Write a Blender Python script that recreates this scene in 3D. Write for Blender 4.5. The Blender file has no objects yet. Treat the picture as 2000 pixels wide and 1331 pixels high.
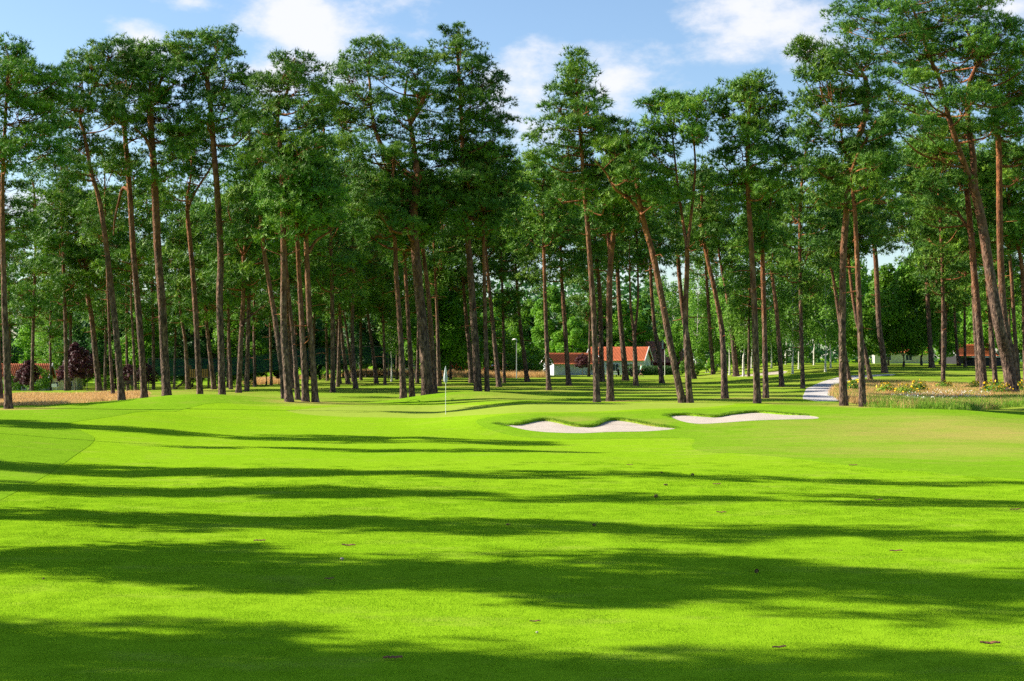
import bpy, math, random
import numpy as np
from mathutils import Vector, geometry as mgeo

# ------------------------------------------------------------------ camera, sky, sun, exposure
scene = bpy.context.scene
COL = scene.collection
F = 2800.0          # focal length in photo pixels (photo 2000 wide)
HZ = 700.0          # pixel row of the horizon
EYE = 2.6
cam = bpy.data.cameras.new('camera')
cam.sensor_width = 36.0
cam.lens = 36.0 * F / 2000.0
cam.shift_y = (HZ - 665.5) / 2000.0
cam.clip_start = 0.1
cam.clip_end = 8000
camo = bpy.data.objects.new('camera', cam)
camo.location = (0, 0, EYE)
camo.rotation_euler = (math.radians(90), 0, 0)
COL.objects.link(camo)
scene.camera = camo

SUN_EL = math.radians(31.0)
SUN_A = math.radians(10.0)      # how far behind the left side the sun stands
sun_dir = Vector((-math.cos(SUN_EL) * math.cos(SUN_A), math.cos(SUN_EL) * math.sin(SUN_A), math.sin(SUN_EL)))
sl = bpy.data.lights.new('sun', 'SUN')
sl.energy = 5.0
sl.angle = math.radians(0.5)
sl.color = (1.0, 0.91, 0.76)
so = bpy.data.objects.new('sun', sl)
so.rotation_euler = (-sun_dir).to_track_quat('-Z', 'Y').to_euler()
so.location = (-40, 20, 60)
COL.objects.link(so)

world = bpy.data.worlds.new('World')
scene.world = world
world.use_nodes = True
wn, wl = world.node_tree.nodes, world.node_tree.links
wn.clear()
w_out = wn.new('ShaderNodeOutputWorld')
sky = wn.new('ShaderNodeTexSky')
sky.sky_type = 'NISHITA'
sky.sun_disc = False
sky.sun_elevation = SUN_EL
sky.sun_rotation = math.atan2(sun_dir.x, sun_dir.y)
sky.altitude = 0
sky.air_density = 1.0
sky.dust_density = 0.5
sky.ozone_density = 3.0
bg = wn.new('ShaderNodeBackground')
bg.inputs['Strength'].default_value = 0.078
wl.new(sky.outputs[0], bg.inputs['Color'])
# clouds: soft cumulus noise over the whole dome, a few masses where the photograph has them
tc = wn.new('ShaderNodeTexCoord')
def wmath(op, a, b=None, c=None, clamp=False):
    n = wn.new('ShaderNodeMath'); n.operation = op; n.use_clamp = clamp
    for i, v in enumerate((a, b, c)):
        if v is None: continue
        if isinstance(v, (int, float)): n.inputs[i].default_value = v
        else: wl.new(v, n.inputs[i])
    return n.outputs[0]
mp = wn.new('ShaderNodeMapping'); mp.inputs['Scale'].default_value = (1, 1, 1.9)
wl.new(tc.outputs['Generated'], mp.inputs['Vector'])
def wnoise(scale, detail, rough, loc=(0, 0, 0)):
    m2 = wn.new('ShaderNodeVectorMath'); m2.operation = 'ADD'; m2.inputs[1].default_value = loc
    wl.new(mp.outputs[0], m2.inputs[0])
    n = wn.new('ShaderNodeTexNoise'); n.inputs['Scale'].default_value = scale
    n.inputs['Detail'].default_value = detail; n.inputs['Roughness'].default_value = rough
    wl.new(m2.outputs[0], n.inputs['Vector'])
    return n.outputs['Fac']
fine = wnoise(16, 7, 0.62, (3.1, 0.4, 7.7))
broad = wnoise(5.0, 4, 0.5, (1.3, 8.2, 2.4))
acc = wmath('MULTIPLY', wmath('SUBTRACT', broad, 0.66), 3.0)
CLOUDS = [(265, 85, 60, 42), (600, 40, 150, 75), (640, 105, 80, 60), (370, 5, 60, 25), (1035, 185, 85, 75), (1205, 165, 85, 65), (1520, 45, 130, 65),
          (1580, 110, 70, 45), (90, 400, 70, 40), (1960, 20, 60, 40), (560, 140, 80, 60)]
for (cx, cy, rx, ry) in CLOUDS:
    d = Vector(((cx - 1000) / F, 1.0, (HZ - cy) / F)).normalized()
    sub = wn.new('ShaderNodeVectorMath'); sub.operation = 'SUBTRACT'
    wl.new(tc.outputs['Generated'], sub.inputs[0]); sub.inputs[1].default_value = d
    scl = wn.new('ShaderNodeVectorMath'); scl.operation = 'MULTIPLY'
    scl.inputs[1].default_value = (F / rx, F / rx, F / ry)
    wl.new(sub.outputs[0], scl.inputs[0])
    ln = wn.new('ShaderNodeVectorMath'); ln.operation = 'LENGTH'
    wl.new(scl.outputs[0], ln.inputs[0])
    b = wmath('SUBTRACT', 0.62, wmath('MULTIPLY', ln.outputs['Value'], 0.52))
    acc = wmath('MAXIMUM', acc, b)
dens = wmath('ADD', acc, wmath('MULTIPLY', wmath('SUBTRACT', fine, 0.5), 2.1))
mr = wn.new('ShaderNodeMapRange'); mr.interpolation_type = 'SMOOTHSTEP'
mr.inputs['From Min'].default_value = -0.12; mr.inputs['From Max'].default_value = 0.62
mr.inputs['To Max'].default_value = 0.95
wl.new(dens, mr.inputs['Value'])
bgc = wn.new('ShaderNodeBackground')
bgc.inputs['Color'].default_value = (0.93, 0.94, 1.0, 1)
bgc.inputs['Strength'].default_value = 0.43
mixw = wn.new('ShaderNodeMixShader')
wl.new(mr.outputs[0], mixw.inputs[0]); wl.new(bg.outputs[0], mixw.inputs[1]); wl.new(bgc.outputs[0], mixw.inputs[2])
wl.new(mixw.outputs[0], w_out.inputs['Surface'])

vs = scene.view_settings
vs.view_transform = 'Standard'; vs.look = 'None'; vs.gamma = 1.0; vs.use_curve_mapping = False
vs.exposure = 1.3
cy = scene.cycles
cy.max_bounces = 3; cy.diffuse_bounces = 1; cy.glossy_bounces = 2; cy.transmission_bounces = 3
cy.transparent_max_bounces = 8; cy.caustics_reflective = False; cy.caustics_refractive = False
cy.use_denoising = False
cy.use_adaptive_sampling = True; cy.adaptive_threshold = 0.02

RNG = np.random.default_rng(7)
random.seed(7)

# ------------------------------------------------------------------ mesh helpers
def tag(o, label=None, cat=None, group=None, kind=None):
    if label: o['label'] = label
    if cat: o['category'] = cat
    if group: o['group'] = group
    if kind: o['kind'] = kind
    return o

def mesh(name, verts, faces, mat=None, smooth=False):
    """faces: a list of tuples, or one int array (n,3)/(n,4), or a list of such arrays"""
    me = bpy.data.meshes.new(name)
    verts = np.asarray(verts, dtype=np.float32).reshape(-1, 3)
    if isinstance(faces, np.ndarray): faces = [faces]
    if len(faces) and isinstance(faces[0], np.ndarray):
        faces = [f for f in faces if len(f)]
        loops = np.concatenate([f.reshape(-1) for f in faces]).astype(np.int32)
        tot = np.concatenate([np.full(len(f), f.shape[1], np.int32) for f in faces])
        start = np.concatenate([[0], np.cumsum(tot)[:-1]]).astype(np.int32)
        me.vertices.add(len(verts)); me.vertices.foreach_set('co', verts.reshape(-1))
        me.loops.add(len(loops)); me.loops.foreach_set('vertex_index', loops)
        me.polygons.add(len(tot)); me.polygons.foreach_set('loop_start', start)
        if smooth: me.polygons.foreach_set('use_smooth', np.ones(len(tot), bool))
        me.update(calc_edges=True)
    else:
        me.from_pydata([tuple(map(float, v)) for v in verts], [], [tuple(f) for f in faces])
        if smooth:
            for p in me.polygons: p.use_smooth = True
    if mat: me.materials.append(mat)
    return me

def obj(name, me, parent=None, loc=None):
    o = bpy.data.objects.new(name, me)
    COL.objects.link(o)
    if parent: o.parent = parent
    if loc is not None: o.location = loc
    return o

def empty(name, loc=(0, 0, 0), rz=0.0):
    o = bpy.data.objects.new(name, None)
    o.location = loc; o.rotation_euler = (0, 0, rz); o.empty_display_size = 0.3
    COL.objects.link(o)
    return o

class MB:
    """collects boxes, tubes, prisms into ONE mesh"""
    def __init__(self): self.v = []; self.f = []
    def add(self, vs, fs):
        b = len(self.v); self.v += [tuple(p) for p in vs]; self.f += [tuple(i + b for i in f) for f in fs]; return self
    def box(self, x0, x1, y0, y1, z0, z1):
        return self.add([(x0, y0, z0), (x1, y0, z0), (x1, y1, z0), (x0, y1, z0), (x0, y0, z1), (x1, y0, z1), (x1, y1, z1), (x0, y1, z1)],
                        [(0, 3, 2, 1), (4, 5, 6, 7), (0, 1, 5, 4), (1, 2, 6, 5), (2, 3, 7, 6), (3, 0, 4, 7)])
    def tube(self, pts, radii, n=8):
        v, q = tube(np.array(pts, float), np.array(radii, float), n)
        return self.add(v, q.tolist() + [list(range(n))[::-1], [len(v) - n + i for i in range(n)]])
    def build(self, name, mat, parent=None, smooth=False):
        return obj(name, mesh(name, self.v, self.f, mat, smooth), parent)

def tube(P, R, n=8, jit=0.0, rng=None):
    P = np.asarray(P, float); R = np.asarray(R, float)
    T = np.gradient(P, axis=0); T /= np.linalg.norm(T, axis=1)[:, None] + 1e-9
    ref = np.where(np.abs(T[:, 2:3]) > 0.8, np.array([[0, 1., 0]]), np.array([[0, 0, 1.]]))
    U = np.cross(T, ref); U /= np.linalg.norm(U, axis=1)[:, None] + 1e-9
    W = np.cross(T, U)
    a = np.linspace(0, 2 * np.pi, n, endpoint=False)
    rad = R[:, None] * np.ones((1, n))
    if jit and rng is not None: rad = rad * (1 + rng.normal(0, jit, rad.shape))
    V = P[:, None, :] + rad[..., None] * (np.cos(a)[None, :, None] * U[:, None, :] + np.sin(a)[None, :, None] * W[:, None, :])
    m = len(P)
    i = np.arange(m - 1)[:, None] * n; j = np.arange(n)[None, :]; k = (j + 1) % n
    Q = np.stack([i + j, i + k, i + n + k, i + n + j], -1).reshape(-1, 4)
    return V.reshape(-1, 3), Q

def catmull(P, per=6):
    P = np.asarray(P, float)
    if len(P) < 3:
        t = np.linspace(0, 1, per + 1)[:, None]; return P[0] * (1 - t) + P[-1] * t
    Q = np.vstack([2 * P[0] - P[1], P, 2 * P[-1] - P[-2]])
    out = []
    for i in range(1, len(Q) - 2):
        p0, p1, p2, p3 = Q[i - 1:i + 3]
        for t in np.linspace(0, 1, per, endpoint=False):
            out.append(0.5 * (2 * p1 + (p2 - p0) * t + (2 * p0 - 5 * p1 + 4 * p2 - p3) * t * t + (3 * p1 - p0 - 3 * p2 + p3) * t ** 3))
    out.append(P[-1])
    return np.array(out)

# ------------------------------------------------------------------ materials
def new_mat(name):
    m = bpy.data.materials.new(name); m.use_nodes = True
    nt = m.node_tree; nt.nodes.clear()
    out = nt.nodes.new('ShaderNodeOutputMaterial')
    return m, nt, out

def N(nt, typ, **kw):
    n = nt.nodes.new(typ)
    for k, v in kw.items():
        if k in n.inputs: n.inputs[k].default_value = v
        else: setattr(n, k, v)
    return n

def ramp(nt, fac, stops):
    r = nt.nodes.new('ShaderNodeValToRGB')
    els = r.color_ramp.elements
    while len(els) < len(stops): els.new(0.5)
    for e, (p, c) in zip(els, stops):
        e.position = p; e.color = (*c, 1)
    nt.links.new(fac, r.inputs[0])
    return r.outputs[0]

def noise(nt, scale, detail=3, rough=0.5, coord='Object', stretch=None):
    t = nt.nodes.new('ShaderNodeTexCoord'); src = t.outputs[coord]
    if stretch:
        mpn = nt.nodes.new('ShaderNodeMapping'); mpn.inputs['Scale'].default_value = stretch
        nt.links.new(src, mpn.inputs[0]); src = mpn.outputs[0]
    n = N(nt, 'ShaderNodeTexNoise', Scale=scale, Detail=detail, Roughness=rough)
    nt.links.new(src, n.inputs['Vector'])
    return n.outputs['Fac']

def mixc(nt, fac, a, b, mode='MIX'):
    m = nt.nodes.new('ShaderNodeMix'); m.data_type = 'RGBA'; m.blend_type = mode
    for s, v in ((0, fac), (6, a), (7, b)):
        if isinstance(v, (int, float)): m.inputs[s].default_value = v
        elif isinstance(v, tuple): m.inputs[s].default_value = (*v, 1)
        else: nt.links.new(v, m.inputs[s])
    return m.outputs[2]

def plain(name, col, rough=0.6, var=0.12, scale=6.0, metal=0.0, spec=0.3, bump=0.0, coord='Object'):
    m, nt, out = new_mat(name)
    f = noise(nt, scale, 4, 0.6, coord)
    lo = tuple(c * (1 - var) for c in col); hi = tuple(min(1, c * (1 + var)) for c in col)
    c = ramp(nt, f, [(0.3, lo), (0.7, hi)])
    p = N(nt, 'ShaderNodeBsdfPrincipled', Roughness=rough, Metallic=metal)
    p.inputs['Specular IOR Level'].default_value = spec
    nt.links.new(c, p.inputs['Base Color'])
    if bump:
        b = N(nt, 'ShaderNodeBump', Strength=bump, Distance=0.02)
        nt.links.new(noise(nt, scale * 6, 3), b.inputs['Height']); nt.links.new(b.outputs[0], p.inputs['Normal'])
    nt.links.new(p.outputs[0], out.inputs[0])
    return m

def leaf_mat(name, dark, mid, light, trans=0.35, scale=0.9, spec=0.25, tcol=None):
    """leaves/needles/grass blades: diffuse + light passing through"""
    m, nt, out = new_mat(name)
    f1 = noise(nt, scale, 2); f2 = noise(nt, scale * 9, 2)
    f = N(nt, 'ShaderNodeMath', operation='ADD'); nt.links.new(f1, f.inputs[0]); nt.links.new(f2, f.inputs[1])
    h = N(nt, 'ShaderNodeMath', operation='MULTIPLY'); nt.links.new(f.outputs[0], h.inputs[0]); h.inputs[1].default_value = 0.5
    oi = nt.nodes.new('ShaderNodeObjectInfo')
    c = ramp(nt, h.outputs[0], [(0.34, dark), (0.5, mid), (0.66, light)])
    hsv = nt.nodes.new('ShaderNodeHueSaturation')
    mrr = N(nt, 'ShaderNodeMapRange'); mrr.inputs['To Min'].default_value = 0.8; mrr.inputs['To Max'].default_value = 1.2
    nt.links.new(oi.outputs['Random'], mrr.inputs['Value']); nt.links.new(mrr.outputs[0], hsv.inputs['Value'])
    nt.links.new(c, hsv.inputs['Color'])
    p = N(nt, 'ShaderNodeBsdfPrincipled', Roughness=0.55); p.inputs['Specular IOR Level'].default_value = spec
    nt.links.new(hsv.outputs[0], p.inputs['Base Color'])
    t = nt.nodes.new('ShaderNodeBsdfTranslucent')
    if tcol: nt.links.new(mixc(nt, 1.0, hsv.outputs[0], tcol, 'MULTIPLY'), t.inputs[0])
    else: nt.links.new(hsv.outputs[0], t.inputs[0])
    mx = N(nt, 'ShaderNodeMixShader'); mx.inputs[0].default_value = trans
    nt.links.new(p.outputs[0], mx.inputs[1]); nt.links.new(t.outputs[0], mx.inputs[2])
    nt.links.new(mx.outputs[0], out.inputs[0])
    return m

M = {}
M['needles'] = leaf_mat('pine_needles', (0.034, 0.115, 0.018), (0.090, 0.215, 0.020), (0.240, 0.385, 0.022), 0.20, 0.35)
M['needles_far'] = leaf_mat('pine_needles_far', (0.020, 0.080, 0.024), (0.046, 0.155, 0.032), (0.095, 0.22, 0.036), 0.30, 0.3)
M['leaves'] = leaf_mat('maple_leaves', (0.06, 0.185, 0.014), (0.125, 0.30, 0.018), (0.23, 0.42, 0.025), 0.45, 0.5)
M['dark_leaves'] = leaf_mat('dark_broadleaf_leaves', (0.018, 0.075, 0.018), (0.045, 0.14, 0.024), (0.095, 0.22, 0.03), 0.35, 0.5)  # darker leaf colour for most leafy trees left of centre
M['birch_leaves'] = leaf_mat('birch_leaves', (0.08, 0.20, 0.025), (0.15, 0.32, 0.035), (0.24, 0.42, 0.05), 0.45, 0.5)
M['plum_leaves'] = leaf_mat('plum_leaves', (0.022, 0.008, 0.012), (0.060, 0.016, 0.024), (0.15, 0.045, 0.055), 0.3, 0.8)
M['shrub_leaves'] = leaf_mat('shrub_leaves', (0.06, 0.16, 0.015), (0.13, 0.29, 0.02), (0.22, 0.40, 0.03), 0.42, 0.7)
M['hedge_leaves'] = leaf_mat('hedge_leaves', (0.02, 0.07, 0.012), (0.04, 0.12, 0.018), (0.08, 0.18, 0.025), 0.3, 1.5)
M['woods'] = leaf_mat('woods_leaves', (0.018, 0.085, 0.020), (0.045, 0.15, 0.028), (0.09, 0.23, 0.034), 0.3, 0.15)

def bark_mat():
    m, nt, out = new_mat('pine_bark')
    g = nt.nodes.new('ShaderNodeAttribute'); g.attribute_name = 'up'; g.attribute_type = 'GEOMETRY'
    low = ramp(nt, noise(nt, 5.0, 5, 0.65, stretch=(1.6, 1.6, 0.55)), [(0.34, (0.018, 0.013, 0.012)), (0.48, (0.075, 0.049, 0.037)), (0.70, (0.27, 0.18, 0.13))])
    high = ramp(nt, noise(nt, 3.0, 5, 0.65, stretch=(1.3, 1.3, 0.6)), [(0.32, (0.062, 0.022, 0.010)), (0.5, (0.19, 0.068, 0.025)), (0.70, (0.38, 0.165, 0.068))])
    ad = N(nt, 'ShaderNodeMath', operation='MULTIPLY_ADD'); nt.links.new(noise(nt, 0.8, 4), ad.inputs[0]); ad.inputs[1].default_value = 0.5
    sb = N(nt, 'ShaderNodeMath', operation='SUBTRACT'); nt.links.new(g.outputs['Fac'], sb.inputs[0]); sb.inputs[1].default_value = 0.25
    nt.links.new(sb.outputs[0], ad.inputs[2])
    mrn = N(nt, 'ShaderNodeMapRange'); mrn.inputs['From Min'].default_value = 0.22; mrn.inputs['From Max'].default_value = 0.66
    nt.links.new(ad.outputs[0], mrn.inputs['Value'])
    c = mixc(nt, mrn.outputs[0], low, high)
    p = N(nt, 'ShaderNodeBsdfPrincipled', Roughness=0.85); p.inputs['Specular IOR Level'].default_value = 0.15
    nt.links.new(c, p.inputs['Base Color'])
    vt = N(nt, 'ShaderNodeTexVoronoi', Scale=9.0); vt.feature = 'DISTANCE_TO_EDGE'
    tcn = nt.nodes.new('ShaderNodeTexCoord'); mpn = nt.nodes.new('ShaderNodeMapping'); mpn.inputs['Scale'].default_value = (1, 1, 0.45)
    nt.links.new(tcn.outputs['Object'], mpn.inputs[0]); nt.links.new(mpn.outputs[0], vt.inputs['Vector'])
    b = N(nt, 'ShaderNodeBump', Strength=0.9, Distance=0.08)
    nt.links.new(vt.outputs['Distance'], b.inputs['Height']); nt.links.new(b.outputs[0], p.inputs['Normal'])
    nt.links.new(p.outputs[0], out.inputs[0])
    return m
M['bark'] = bark_mat()
M['twig'] = plain('pine_twigs', (0.20, 0.10, 0.055), 0.85, 0.4, 2.0)
M['grey_bark'] = plain('broadleaf_bark', (0.10, 0.08, 0.06), 0.9, 0.4, 3.0, bump=0.5)

def birch_bark():
    m, nt, out = new_mat('birch_bark')
    f = noise(nt, 3.0, 4, 0.7, stretch=(0.8, 0.8, 3.0))
    c = ramp(nt, f, [(0.36, (0.05, 0.045, 0.04)), (0.44, (0.55, 0.53, 0.48)), (0.8, (0.75, 0.73, 0.68))])
    p = N(nt, 'ShaderNodeBsdfPrincipled', Roughness=0.8); nt.links.new(c, p.inputs['Base Color'])
    nt.links.new(p.outputs[0], out.inputs[0]); return m
M['birch_bark'] = birch_bark()

def turf(name, base, light, dry, speck=1.0, use_dry=True, bump=0.35, streak=0.5):
    """mown grass; 'dry' is a painted-in wear map of the ground itself (parched patches, bare soil)"""
    m, nt, out = new_mat(name)
    big = noise(nt, 0.22, 4, 0.6, stretch=(0.35, 1.0, 1))
    med = noise(nt, 3.5, 4, 0.65, stretch=(0.8, 1.0, 1))
    fin = noise(nt, 60, 2, 0.6)
    c = mixc(nt, big, base, light)
    r2 = ramp(nt, med, [(0.36, (0.80, 0.83, 0.72)), (0.62, (1.14, 1.12, 1.15))])
    c = mixc(nt, streak, c, r2, 'MULTIPLY')
    r3 = ramp(nt, fin, [(0.32, (0.52, 0.60, 0.42)), (0.52, (1.0, 1.0, 1.0)), (0.70, (1.45, 1.32, 1.5))])
    c = mixc(nt, speck, c, r3, 'MULTIPLY')
    if use_dry:
        at = nt.nodes.new('ShaderNodeAttribute'); at.attribute_name = 'dry'; at.attribute_type = 'GEOMETRY'
        nn = noise(nt, 1.1, 5, 0.7, stretch=(0.45, 1, 1))
        s = N(nt, 'ShaderNodeMath', operation='MULTIPLY_ADD'); nt.links.new(nn, s.inputs[0]); s.inputs[1].default_value = 1.4; s.inputs[2].default_value = -0.75
        a2 = N(nt, 'ShaderNodeMath', operation='MULTIPLY_ADD'); nt.links.new(at.outputs['Fac'], a2.inputs[0]); a2.inputs[1].default_value = 1.35
        nt.links.new(s.outputs[0], a2.inputs[2])
        mx = N(nt, 'ShaderNodeMath', operation='MULTIPLY', use_clamp=True); nt.links.new(a2.outputs[0], mx.inputs[0]); mx.inputs[1].default_value = 1.0
        c = mixc(nt, mx.outputs[0], c, dry)
    p = N(nt, 'ShaderNodeBsdfPrincipled', Roughness=0.8); p.inputs['Specular IOR Level'].default_value = 0.0
    nt.links.new(c, p.inputs['Base Color'])
    b = N(nt, 'ShaderNodeBump', Strength=bump, Distance=0.03)
    nt.links.new(fin, b.inputs['Height']); nt.links.new(b.outputs[0], p.inputs['Normal'])
    nt.links.new(p.outputs[0], out.inputs[0])
    return m
M['rough'] = turf('rough_turf', (0.130, 0.275, 0.010), (0.185, 0.335, 0.016), (0.31, 0.265, 0.07))
M['fairway'] = turf('fairway_turf', (0.160, 0.330, 0.008), (0.225, 0.37, 0.014), (0.33, 0.29, 0.08), 0.6)
M['green'] = turf('putting_green_turf', (0.225, 0.315, 0.036), (0.245, 0.33, 0.044), (0.3, 0.3, 0.1), 0.35, bump=0.1)

def sand_mat():
    m, nt, out = new_mat('bunker_sand')
    c = ramp(nt, noise(nt, 1.2, 5, 0.7), [(0.3, (0.37, 0.315, 0.26)), (0.7, (0.48, 0.415, 0.35))])
    c = mixc(nt, 0.5, c, ramp(nt, noise(nt, 40, 3), [(0.3, (0.8, 0.8, 0.8)), (0.7, (1.1, 1.1, 1.1))]), 'MULTIPLY')
    p = N(nt, 'ShaderNodeBsdfPrincipled', Roughness=0.9); nt.links.new(c, p.inputs['Base Color'])
    b = N(nt, 'ShaderNodeBump', Strength=0.5, Distance=0.05)
    nt.links.new(noise(nt, 5, 5, 0.7, stretch=(0.35, 2.6, 1)), b.inputs['Height']); nt.links.new(b.outputs[0], p.inputs['Normal'])
    nt.links.new(p.outputs[0], out.inputs[0]); return m
M['sand'] = sand_mat()
M['gravel'] = plain('path_gravel', (0.42, 0.40, 0.39), 0.9, 0.15, 9.0, bump=0.4)
M['soil'] = plain('lip_soil', (0.10, 0.075, 0.03), 0.95, 0.4, 8.0)
M['blade'] = leaf_mat('grass_blades', (0.16, 0.33, 0.007), (0.20, 0.375, 0.011), (0.24, 0.40, 0.018), 0.35, 1.2, 0.0)
M['lip_blade'] = leaf_mat('lip_grass_blades', (0.06, 0.17, 0.008), (0.14, 0.29, 0.012), (0.30, 0.36, 0.03), 0.35, 1.2, 0.15)
M['fescue'] = leaf_mat('dry_fescue', (0.42, 0.255, 0.085), (0.62, 0.385, 0.15), (0.72, 0.50, 0.24), 0.35, 0.9, 0.15)
M['meadow_green'] = leaf_mat('meadow_green', (0.10, 0.24, 0.02), (0.19, 0.34, 0.03), (0.31, 0.42, 0.06), 0.4, 0.9, 0.15)
M['yellow'] = plain('yellow_petals', (0.80, 0.50, 0.01), 0.7, 0.2)
M['white_petal'] = plain('white_petals', (0.78, 0.78, 0.70), 0.7, 0.1)

# ------------------------------------------------------------------ terrain
def S(t):
    t = np.clip(t, 0, 1); return t * t * (3 - 2 * t)

def zg(X, Y):
    X = np.asarray(X, float); Y = np.asarray(Y, float)
    z = 0.25 * S((Y - 150) / 80) + 0.0 * X
    z = z + 1.55 * S((X - 20) / 20) * S((Y - 112) / 60)
    z = z - 1.45 * S((-X - 20) / 16) * S((Y - 108) / 60)
    z = z + 0.64 * np.exp(-((X + 16.8) / 5.6) ** 2 - ((Y - 78) / 4.3) ** 2)
    z = z + 0.66 * np.exp(-((X + 3.4) / 3.5) ** 2 - ((Y - 79) / 3.4) ** 2)
    z = z + 0.46 * S((Y - 47.5) / 8.0) * S((X + 4.5) / 5.5) * (1 - S((X - 16) / 9)) * (1 - S((Y - 83) / 9))
    z = z + 0.42 * S((-X - 8.5) / 9) * S((Y - 28) / 12) * (1 - S((Y - 58) / 14))
    z = z + 0.30 * np.exp(-((X - 26) / 9) ** 2 - ((Y - 108) / 14) ** 2)
    w = S((Y - 8) / 20)
    z = z + w * (0.035 * np.sin(X * 0.31 + 1.3) * np.sin(Y * 0.23 + 0.4) + 0.02 * np.sin(X * 0.83 + Y * 0.37))
    return z

_ys = np.concatenate([np.arange(6, 140, 0.05), np.arange(140, 900, 0.5)])
def ground(px, py):
    """where the sight line through a photo pixel first meets the ground"""
    zr = EYE - (py - HZ) / F * _ys
    hit = np.nonzero(zr <= zg((px - 1000) / F * _ys, _ys))[0]
    y = _ys[hit[0]] if len(hit) else 400.0
    x = (px - 1000) / F * y
    return float(x), float(y), float(zg(x, y))

def at(px, py, Y):
    return np.array([(px - 1000) / F * Y, Y, EYE + (HZ - py) / F * Y])

def loop_px(pts, per=6):
    g = np.array([ground(*p)[:2] for p in pts])
    g = np.vstack([g, g[:1]])
    return catmull(g, per)[:-1]

# outlines on the ground
B1 = loop_px([(966, 827.5), (985, 829), (1008, 828), (1030, 822.5), (1058, 817.5), (1085, 821), (1115, 828), (1145, 830.5), (1165, 828.5), (1182, 820), (1200, 817),
              (1230, 820), (1270, 828), (1322, 836.5), (1285, 842), (1240, 844), (1190, 844.5), (1140, 847), (1085, 846), (1035, 841.5), (995, 833.5)], 5)
B2 = loop_px([(1300, 812), (1312, 808.5), (1340, 808), (1375, 810.5), (1405, 811.5), (1425, 807.5), (1450, 804), (1485, 803), (1530, 807), (1600, 816.5),
              (1540, 820), (1470, 822.5), (1420, 826), (1365, 828.5), (1330, 823)], 5)
def gp(pts): return [ground(*p)[:2] for p in pts]
B3 = catmull(np.array(gp([(1425, 735), (1450, 731.5), (1490, 727.5), (1530, 723.5), (1538, 726), (1525, 731), (1480, 734), (1440, 736.2)]) + gp([(1425, 735)])), 4)[:-1]
fw = gp([(0, 978), (75, 938), (140, 895), (178, 868), (182, 853), (150, 838), (140, 826), (237, 811), (372, 796.5), (520, 790), (690, 788), (800, 789), (930, 786)])
fw += gp([(1010, 785.2), (1150, 785), (1300, 785), (1420, 786), (1500, 788.5), (1500, 793), (1430, 796), (1330, 800), (1220, 805), (1080, 808), (980, 812), (930, 822),
          (950, 838), (1010, 853), (1100, 858.5), (1250, 856.5), (1330, 856), (1356, 860), (1352, 874), (1376, 884), (1440, 886.5), (1560, 898), (1700, 915), (1800, 921.5), (2000, 936)])
FAIR = np.array(fw + [(20, 27.5), (40, 22), (70, 0), (70, -40), (-40, -40), (-34, 0), (-20, 16), (-13, 22.5)])
FAIR = catmull(np.vstack([FAIR, FAIR[:1]]), 5)[:-1]
GREEN = loop_px([(556, 802), (640, 795.5), (760, 792.5), (900, 791.5), (1010, 788.5), (1150, 787.2), (1300, 787.2), (1430, 789), (1400, 794), (1300, 798), (1200, 802.5), (1080, 805.5),
                 (980, 808.5), (900, 813), (790, 816.5), (660, 814), (590, 809)], 6)
PATH = gp([(1568, 779), (1572, 765), (1590, 752), (1620, 742), (1650, 735.5), (1690, 733.5)]) + gp([(1740, 731), (1745, 733), (1690, 737.5), (1668, 741.5), (1640, 751), (1622, 762), (1626, 774), (1650, 783), (1600, 783.5)])
PATH = catmull(np.array(PATH + PATH[:1]), 5)[:-1]

def inside(P, poly):
    x, y = P[:, 0], P[:, 1]; r = np.zeros(len(P), bool)
    px, py = poly[:, 0], poly[:, 1]; qx, qy = np.roll(px, -1), np.roll(py, -1)
    for a, b, c, d in zip(px, py, qx, qy):
        if b == d: continue
        r ^= ((b > y) != (d > y)) & (x < (c - a) * (y - b) / (d - b) + a)
    return r

def dist_to(P, poly, closed=True):
    A = poly; B = np.roll(poly, -1, 0)
    if not closed: A = A[:-1]; B = B[:-1]
    best = np.full(len(P), 1e9)
    for a, b in zip(A, B):
        ab = b - a; t = np.clip(((P - a) @ ab) / (ab @ ab + 1e-12), 0, 1)
        best = np.minimum(best, np.hypot(*(P - a - t[:, None] * ab).T))
    return best

def lattice(x0, x1, y0, y1, d, jit=0.25):
    gx, gy = np.meshgrid(np.arange(x0, x1, d), np.arange(y0, y1, d))
    p = np.stack([gx.ravel(), gy.ravel()], 1)
    return p + RNG.uniform(-jit, jit, p.shape) * d

def box_out(P, x0, x1, y0, y1): return P[~((P[:, 0] > x0) & (P[:, 0] < x1) & (P[:, 1] > y0) & (P[:, 1] < y1))]
pts = [lattice(-2.5, 16, 46, 60, 0.3)]
pts.append(box_out(lattice(-45, 45, 4, 130, 0.9), -2.4, 15.9, 46.1, 59.9))
pts.append(box_out(lattice(-110, 110, -40, 260, 3.5), -44, 44, 5, 129))
pts.append(box_out(lattice(-700, 700, -160, 900, 40), -108, 108, -38, 258))
pts.append(box_out(lattice(-5000, 5000, -2000, 6000, 600), -690, 690, -150, 890))
GP = np.vstack(pts)
cons = []; base = []
off = 0
for poly in (B1, B2, B3, FAIR, GREEN, PATH):
    n = len(poly); base.append(poly)
    cons += [(off + i, off + (i + 1) % n) for i in range(n)]; off += n
allp = np.vstack(base + [GP])
cv, ce, cf, *_ = mgeo.delaunay_2d_cdt([Vector((float(a), float(b))) for a, b in allp], cons, [], 0, 1e-4)
CV = np.array([(v.x, v.y) for v in cv]); CF = np.array([f for f in cf if len(f) == 3], int)
cen = CV[CF].mean(1)
reg = np.zeros(len(CF), int)                       # 0 rough ground
reg[inside(cen, FAIR)] = 1
reg[inside(cen, GREEN)] = 2
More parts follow.
